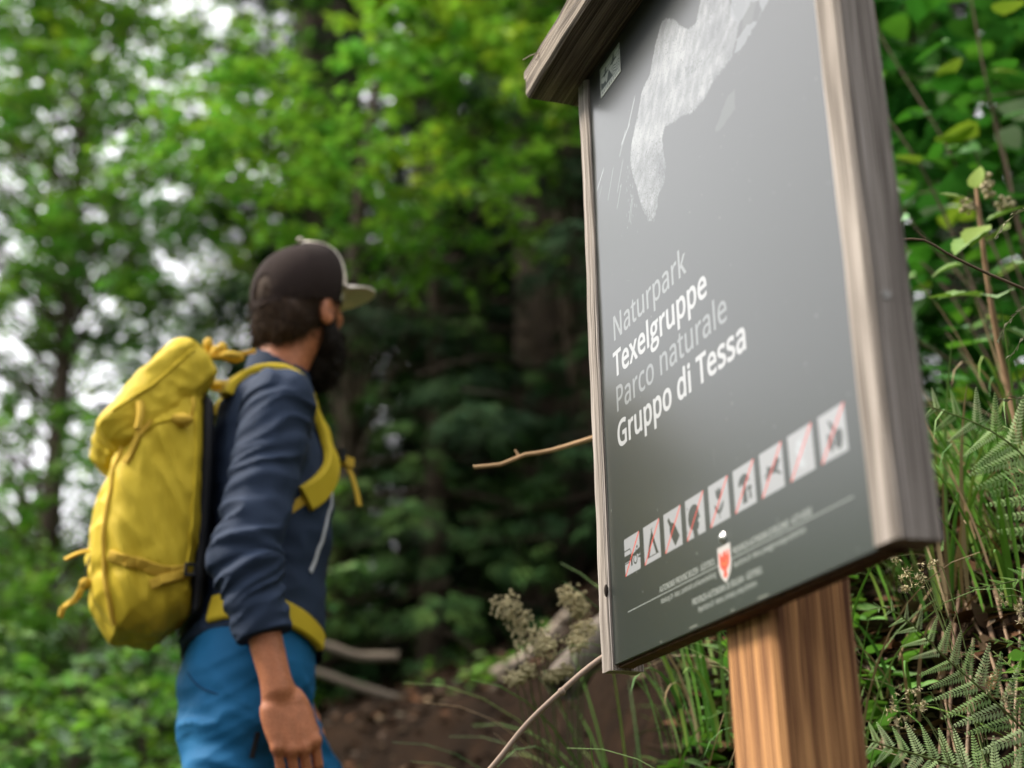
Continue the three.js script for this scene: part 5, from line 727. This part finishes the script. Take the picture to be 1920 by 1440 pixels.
// dead wood
{
  const twig = (name, label, cat, base, pts, r0, r1, col, group, wob = 0.25) => { const t = thing(name, label, cat, base, 0, group); part('shaft', tube(pts.map((p) => V(p[0] - base[0], p[1] - base[1], p[2] - base[2])), r0, r1, 30, 7, wob), std(...col, 0.9), t); return t; };
  const a = twig('dead_twig', 'long bare twig slanting up behind the panel corner', 'twig', [-0.12, 0.58, -2.03], [[-0.12, 0.58, -2.03], [-0.04, 0.66, -2.05], [0.012, 0.722, -2.06], [0.06, 0.765, -2.06], [0.118, 0.812, -2.07], [0.2, 0.86, -2.1], [0.32, 0.9, -2.2]], 0.0046, 0.0036, [0.25, 0.19, 0.15]); part('knot', new THREE.SphereGeometry(0.0062, 8, 6).translate(0.183, 0.1865, -0.03), std(0.25, 0.19, 0.15, 0.9), a);
  const b = twig('dead_twig', 'pale broken twig sticking out past the far rail', 'twig', [0.45, 1.0, -2.5], [[0.45, 1.0, -2.5], [0.32, 1.2, -2.4], [0.17, 1.24, -2.3], [0.13, 1.228, -2.3], [0.06, 1.208, -2.3], [0.01, 1.2, -2.3], [-0.012, 1.188, -2.3], [-0.068, 1.182, -2.3]], 0.006, 0.0035, [0.40, 0.26, 0.14]); part('stub', tube([V(-0.44, 0.2, 0.2), V(-0.447, 0.212, 0.2)], 0.003, 0.002, 4, 5), std(0.4, 0.26, 0.14, 0.9), b);
  const c = twig('dead_twig', 'thin dark twig crossing behind the near rail', 'twig', [0.98, 1.18, -2.05], [[0.98, 1.18, -2.05], [0.86, 1.295, -1.97], [0.78, 1.33, -1.95], [0.72, 1.362, -1.95], [0.67, 1.392, -1.95], [0.63, 1.42, -1.95], [0.595, 1.421, -1.95], [0.52, 1.43, -1.95]], 0.0032, 0.0017, [0.14, 0.10, 0.065]); part('thorn', tube([V(-0.345, 0.242, 0.1), V(-0.352, 0.249, 0.1), V(-0.357, 0.257, 0.1)], 0.0014, 0.0006, 5, 5), std(0.14, 0.10, 0.065, 0.9), c);
  twig('broken_branch', 'grey broken branch jutting out behind the hiker\'s belt', 'branch', [-1.0, 1.62, -6.0], [[-1.0, 1.62, -6.0], [-0.82, 1.585, -6.0], [-0.66, 1.535, -6.0], [-0.5, 1.53, -6.0]], 0.016, 0.021, [0.13, 0.105, 0.08], 'broken branches in the wood', 0.3);
  twig('broken_branch', 'lower broken branch sloping towards the dark floor', 'branch', [-1.0, 1.52, -6.0], [[-1.0, 1.52, -6.0], [-0.81, 1.46, -6.0], [-0.64, 1.40, -6.0], [-0.5, 1.355, -6.0]], 0.015, 0.02, [0.13, 0.105, 0.08], 'broken branches in the wood', 0.3);
  twig('broken_branch', 'pale branch lying on the trail ground', 'branch', [-0.1, groundY(-0.1, -5.7) + 0.03, -5.7], [[-0.1, groundY(-0.1, -5.7) + 0.03, -5.7], [0.05, groundY(0.05, -5.72) + 0.035, -5.72], [0.22, groundY(0.22, -5.7) + 0.04, -5.7]], 0.025, 0.03, [0.28, 0.23, 0.18], 'broken branches in the wood', 0.3);
  { const gx = 0.62, gz = -3.34, gy = groundY(gx, gz) + 0.02; twig('leaning_log', 'weathered grey log end jutting out behind the cream seed heads', 'log', [gx, gy, gz], [[gx, gy, gz], [0.42, mix(gy, 1.2, 0.6), -3.3], [0.26, 1.13, -3.24], [0.16, 1.03, -3.18], [0.09, 0.945, -3.14]], 0.05, 0.045, [0.13, 0.11, 0.09], undefined, 0.5); }
  // twig and needle caught on the roof board
  const rt = twig('dead_twig', 'tiny forked twig caught on the sign\'s roof board', 'twig', [0.055, 1.733, -1.893], [[0.0573, 1.7333, -1.8972], [0.041, 1.7205, -1.885], [0.026, 1.7069, -1.878]], 0.0012, 0.0006, [0.42, 0.36, 0.27], undefined, 0);
  part('fork', tube([V(0.0, -0.001, -0.003), V(-0.006, -0.014, 0.006), V(-0.007, -0.02, 0.008)], 0.0014, 0.001, 8, 5), std(0.42, 0.36, 0.27, 0.9), rt);
  // fallen brown stems down the bank
  const r = rng(702);
  for (let i = 0; i < 26; i++) {
    const x0 = mix(0.42, 0.92, r()), z0 = mix(-1.95, -2.25, r()), l = 0.16 + 0.28 * r(), dx = mix(0.05, 0.55, r()), dz = -0.85, pts = []; for (let k = 0; k <= 4; k++) { const t = k / 4, x = x0 + dx * l * t, z = z0 + dz * l * t; pts.push([x, groundY(x, z) + 0.012 + 0.035 * r() * Math.sin(3.14 * t), z]); }
    twig('dry_stem', 'flat brown dead stem lying down the bank', 'stem', pts[0], pts, 0.0022 + 0.003 * r(), 0.0018 + 0.002 * r(), [[0.26, 0.18, 0.12], [0.19, 0.125, 0.085], [0.33, 0.25, 0.18]][i % 3], 'dead stems on the bank', 0.2);
  }
}
// ---------------------------------------------------------------- litter and low cover
{
  const r = rng(801), L = new Leaves(), C = new Leaves(), S = new Leaves();
  for (let i = 0; i < 15000; i++) { const far = r(), x = far < 0.35 ? mix(0.1, 1.6, r()) : mix(-2.8, 2.2, r()), z = far < 0.35 ? mix(-1.6, -3.2, r()) : mix(-1.2, -8.5, r()), p = V(x, groundY(x, z) + 0.006 + 0.02 * r() * r(), z); L.add(p, V(r() - 0.5, (r() - 0.5) * 0.4, r() - 0.5), V(0, 1, 0).addScaledVector(ball(r), 0.6), 0.025 + 0.04 * r(), vary(r, r() < 0.3 ? [0.10, 0.045, 0.02] : r() < 0.4 ? [0.11, 0.08, 0.05] : [0.05, 0.033, 0.022], 0.4)); }
  for (let i = 0; i < 16000; i++) { const near = r() < 0.3, x = near ? mix(0.2, 1.6, r()) : mix(-3.4, 2.4, r()), z = near ? mix(-1.7, -3.4, r()) : mix(-3.2, -9, r()), k = fbm(x * 1.3, 5, z * 1.3, 3) + (x < -0.9 ? 0.3 : near ? 0.02 : -0.3) + (z > -6.2 && z < -5.0 && x < 0.2 ? 0.25 : 0); if (k < 0.02) continue; const a = r() * 6.28; C.add(V(x, groundY(x, z) + 0.01 + 0.08 * r(), z), V(Math.cos(a), 0.5 * r(), Math.sin(a)), V(0, 1, 0).addScaledVector(ball(r), 0.5), 0.03 + 0.035 * r(), vary(r, G2, 0.3)); }
  for (let i = 0; i < 9000; i++) { const x = mix(0.15, 1.7, r()), z = mix(-1.6, -3.3, r()), a = r() * 6.28, l = 0.06 + 0.12 * r(); S.add(V(x, groundY(x, z) + 0.012, z), V(Math.cos(a) + 0.4, 0.35 * r() + 0.1, Math.sin(a) - 0.6), V(0, 1, 0).addScaledVector(ball(r), 0.4), l, vary(r, r() < 0.6 ? [0.25, 0.17, 0.095] : [0.08, 0.16, 0.03], 0.3)); }
  const solo = (Lv, name, label, geo, mat, cat) => { const o = Lv.build(name, scene, geo, mat); tag(o, label, cat, null, 'stuff'); };
  solo(L, 'leaf_litter', 'brown dead leaves scattered over the forest soil', LEAF, needleMat, 'leaf litter');
  solo(C, 'ground_cover', 'low green leaves growing over the slope', LEAF2, leafMat, 'ground cover');
  solo(S, 'dry_grass', 'dry straw and thin grass matted on the bank', leafShape(0.035, 1, 0.2, 0.3, 3), needleMat, 'grass');
}
renderer.render(scene, camera);
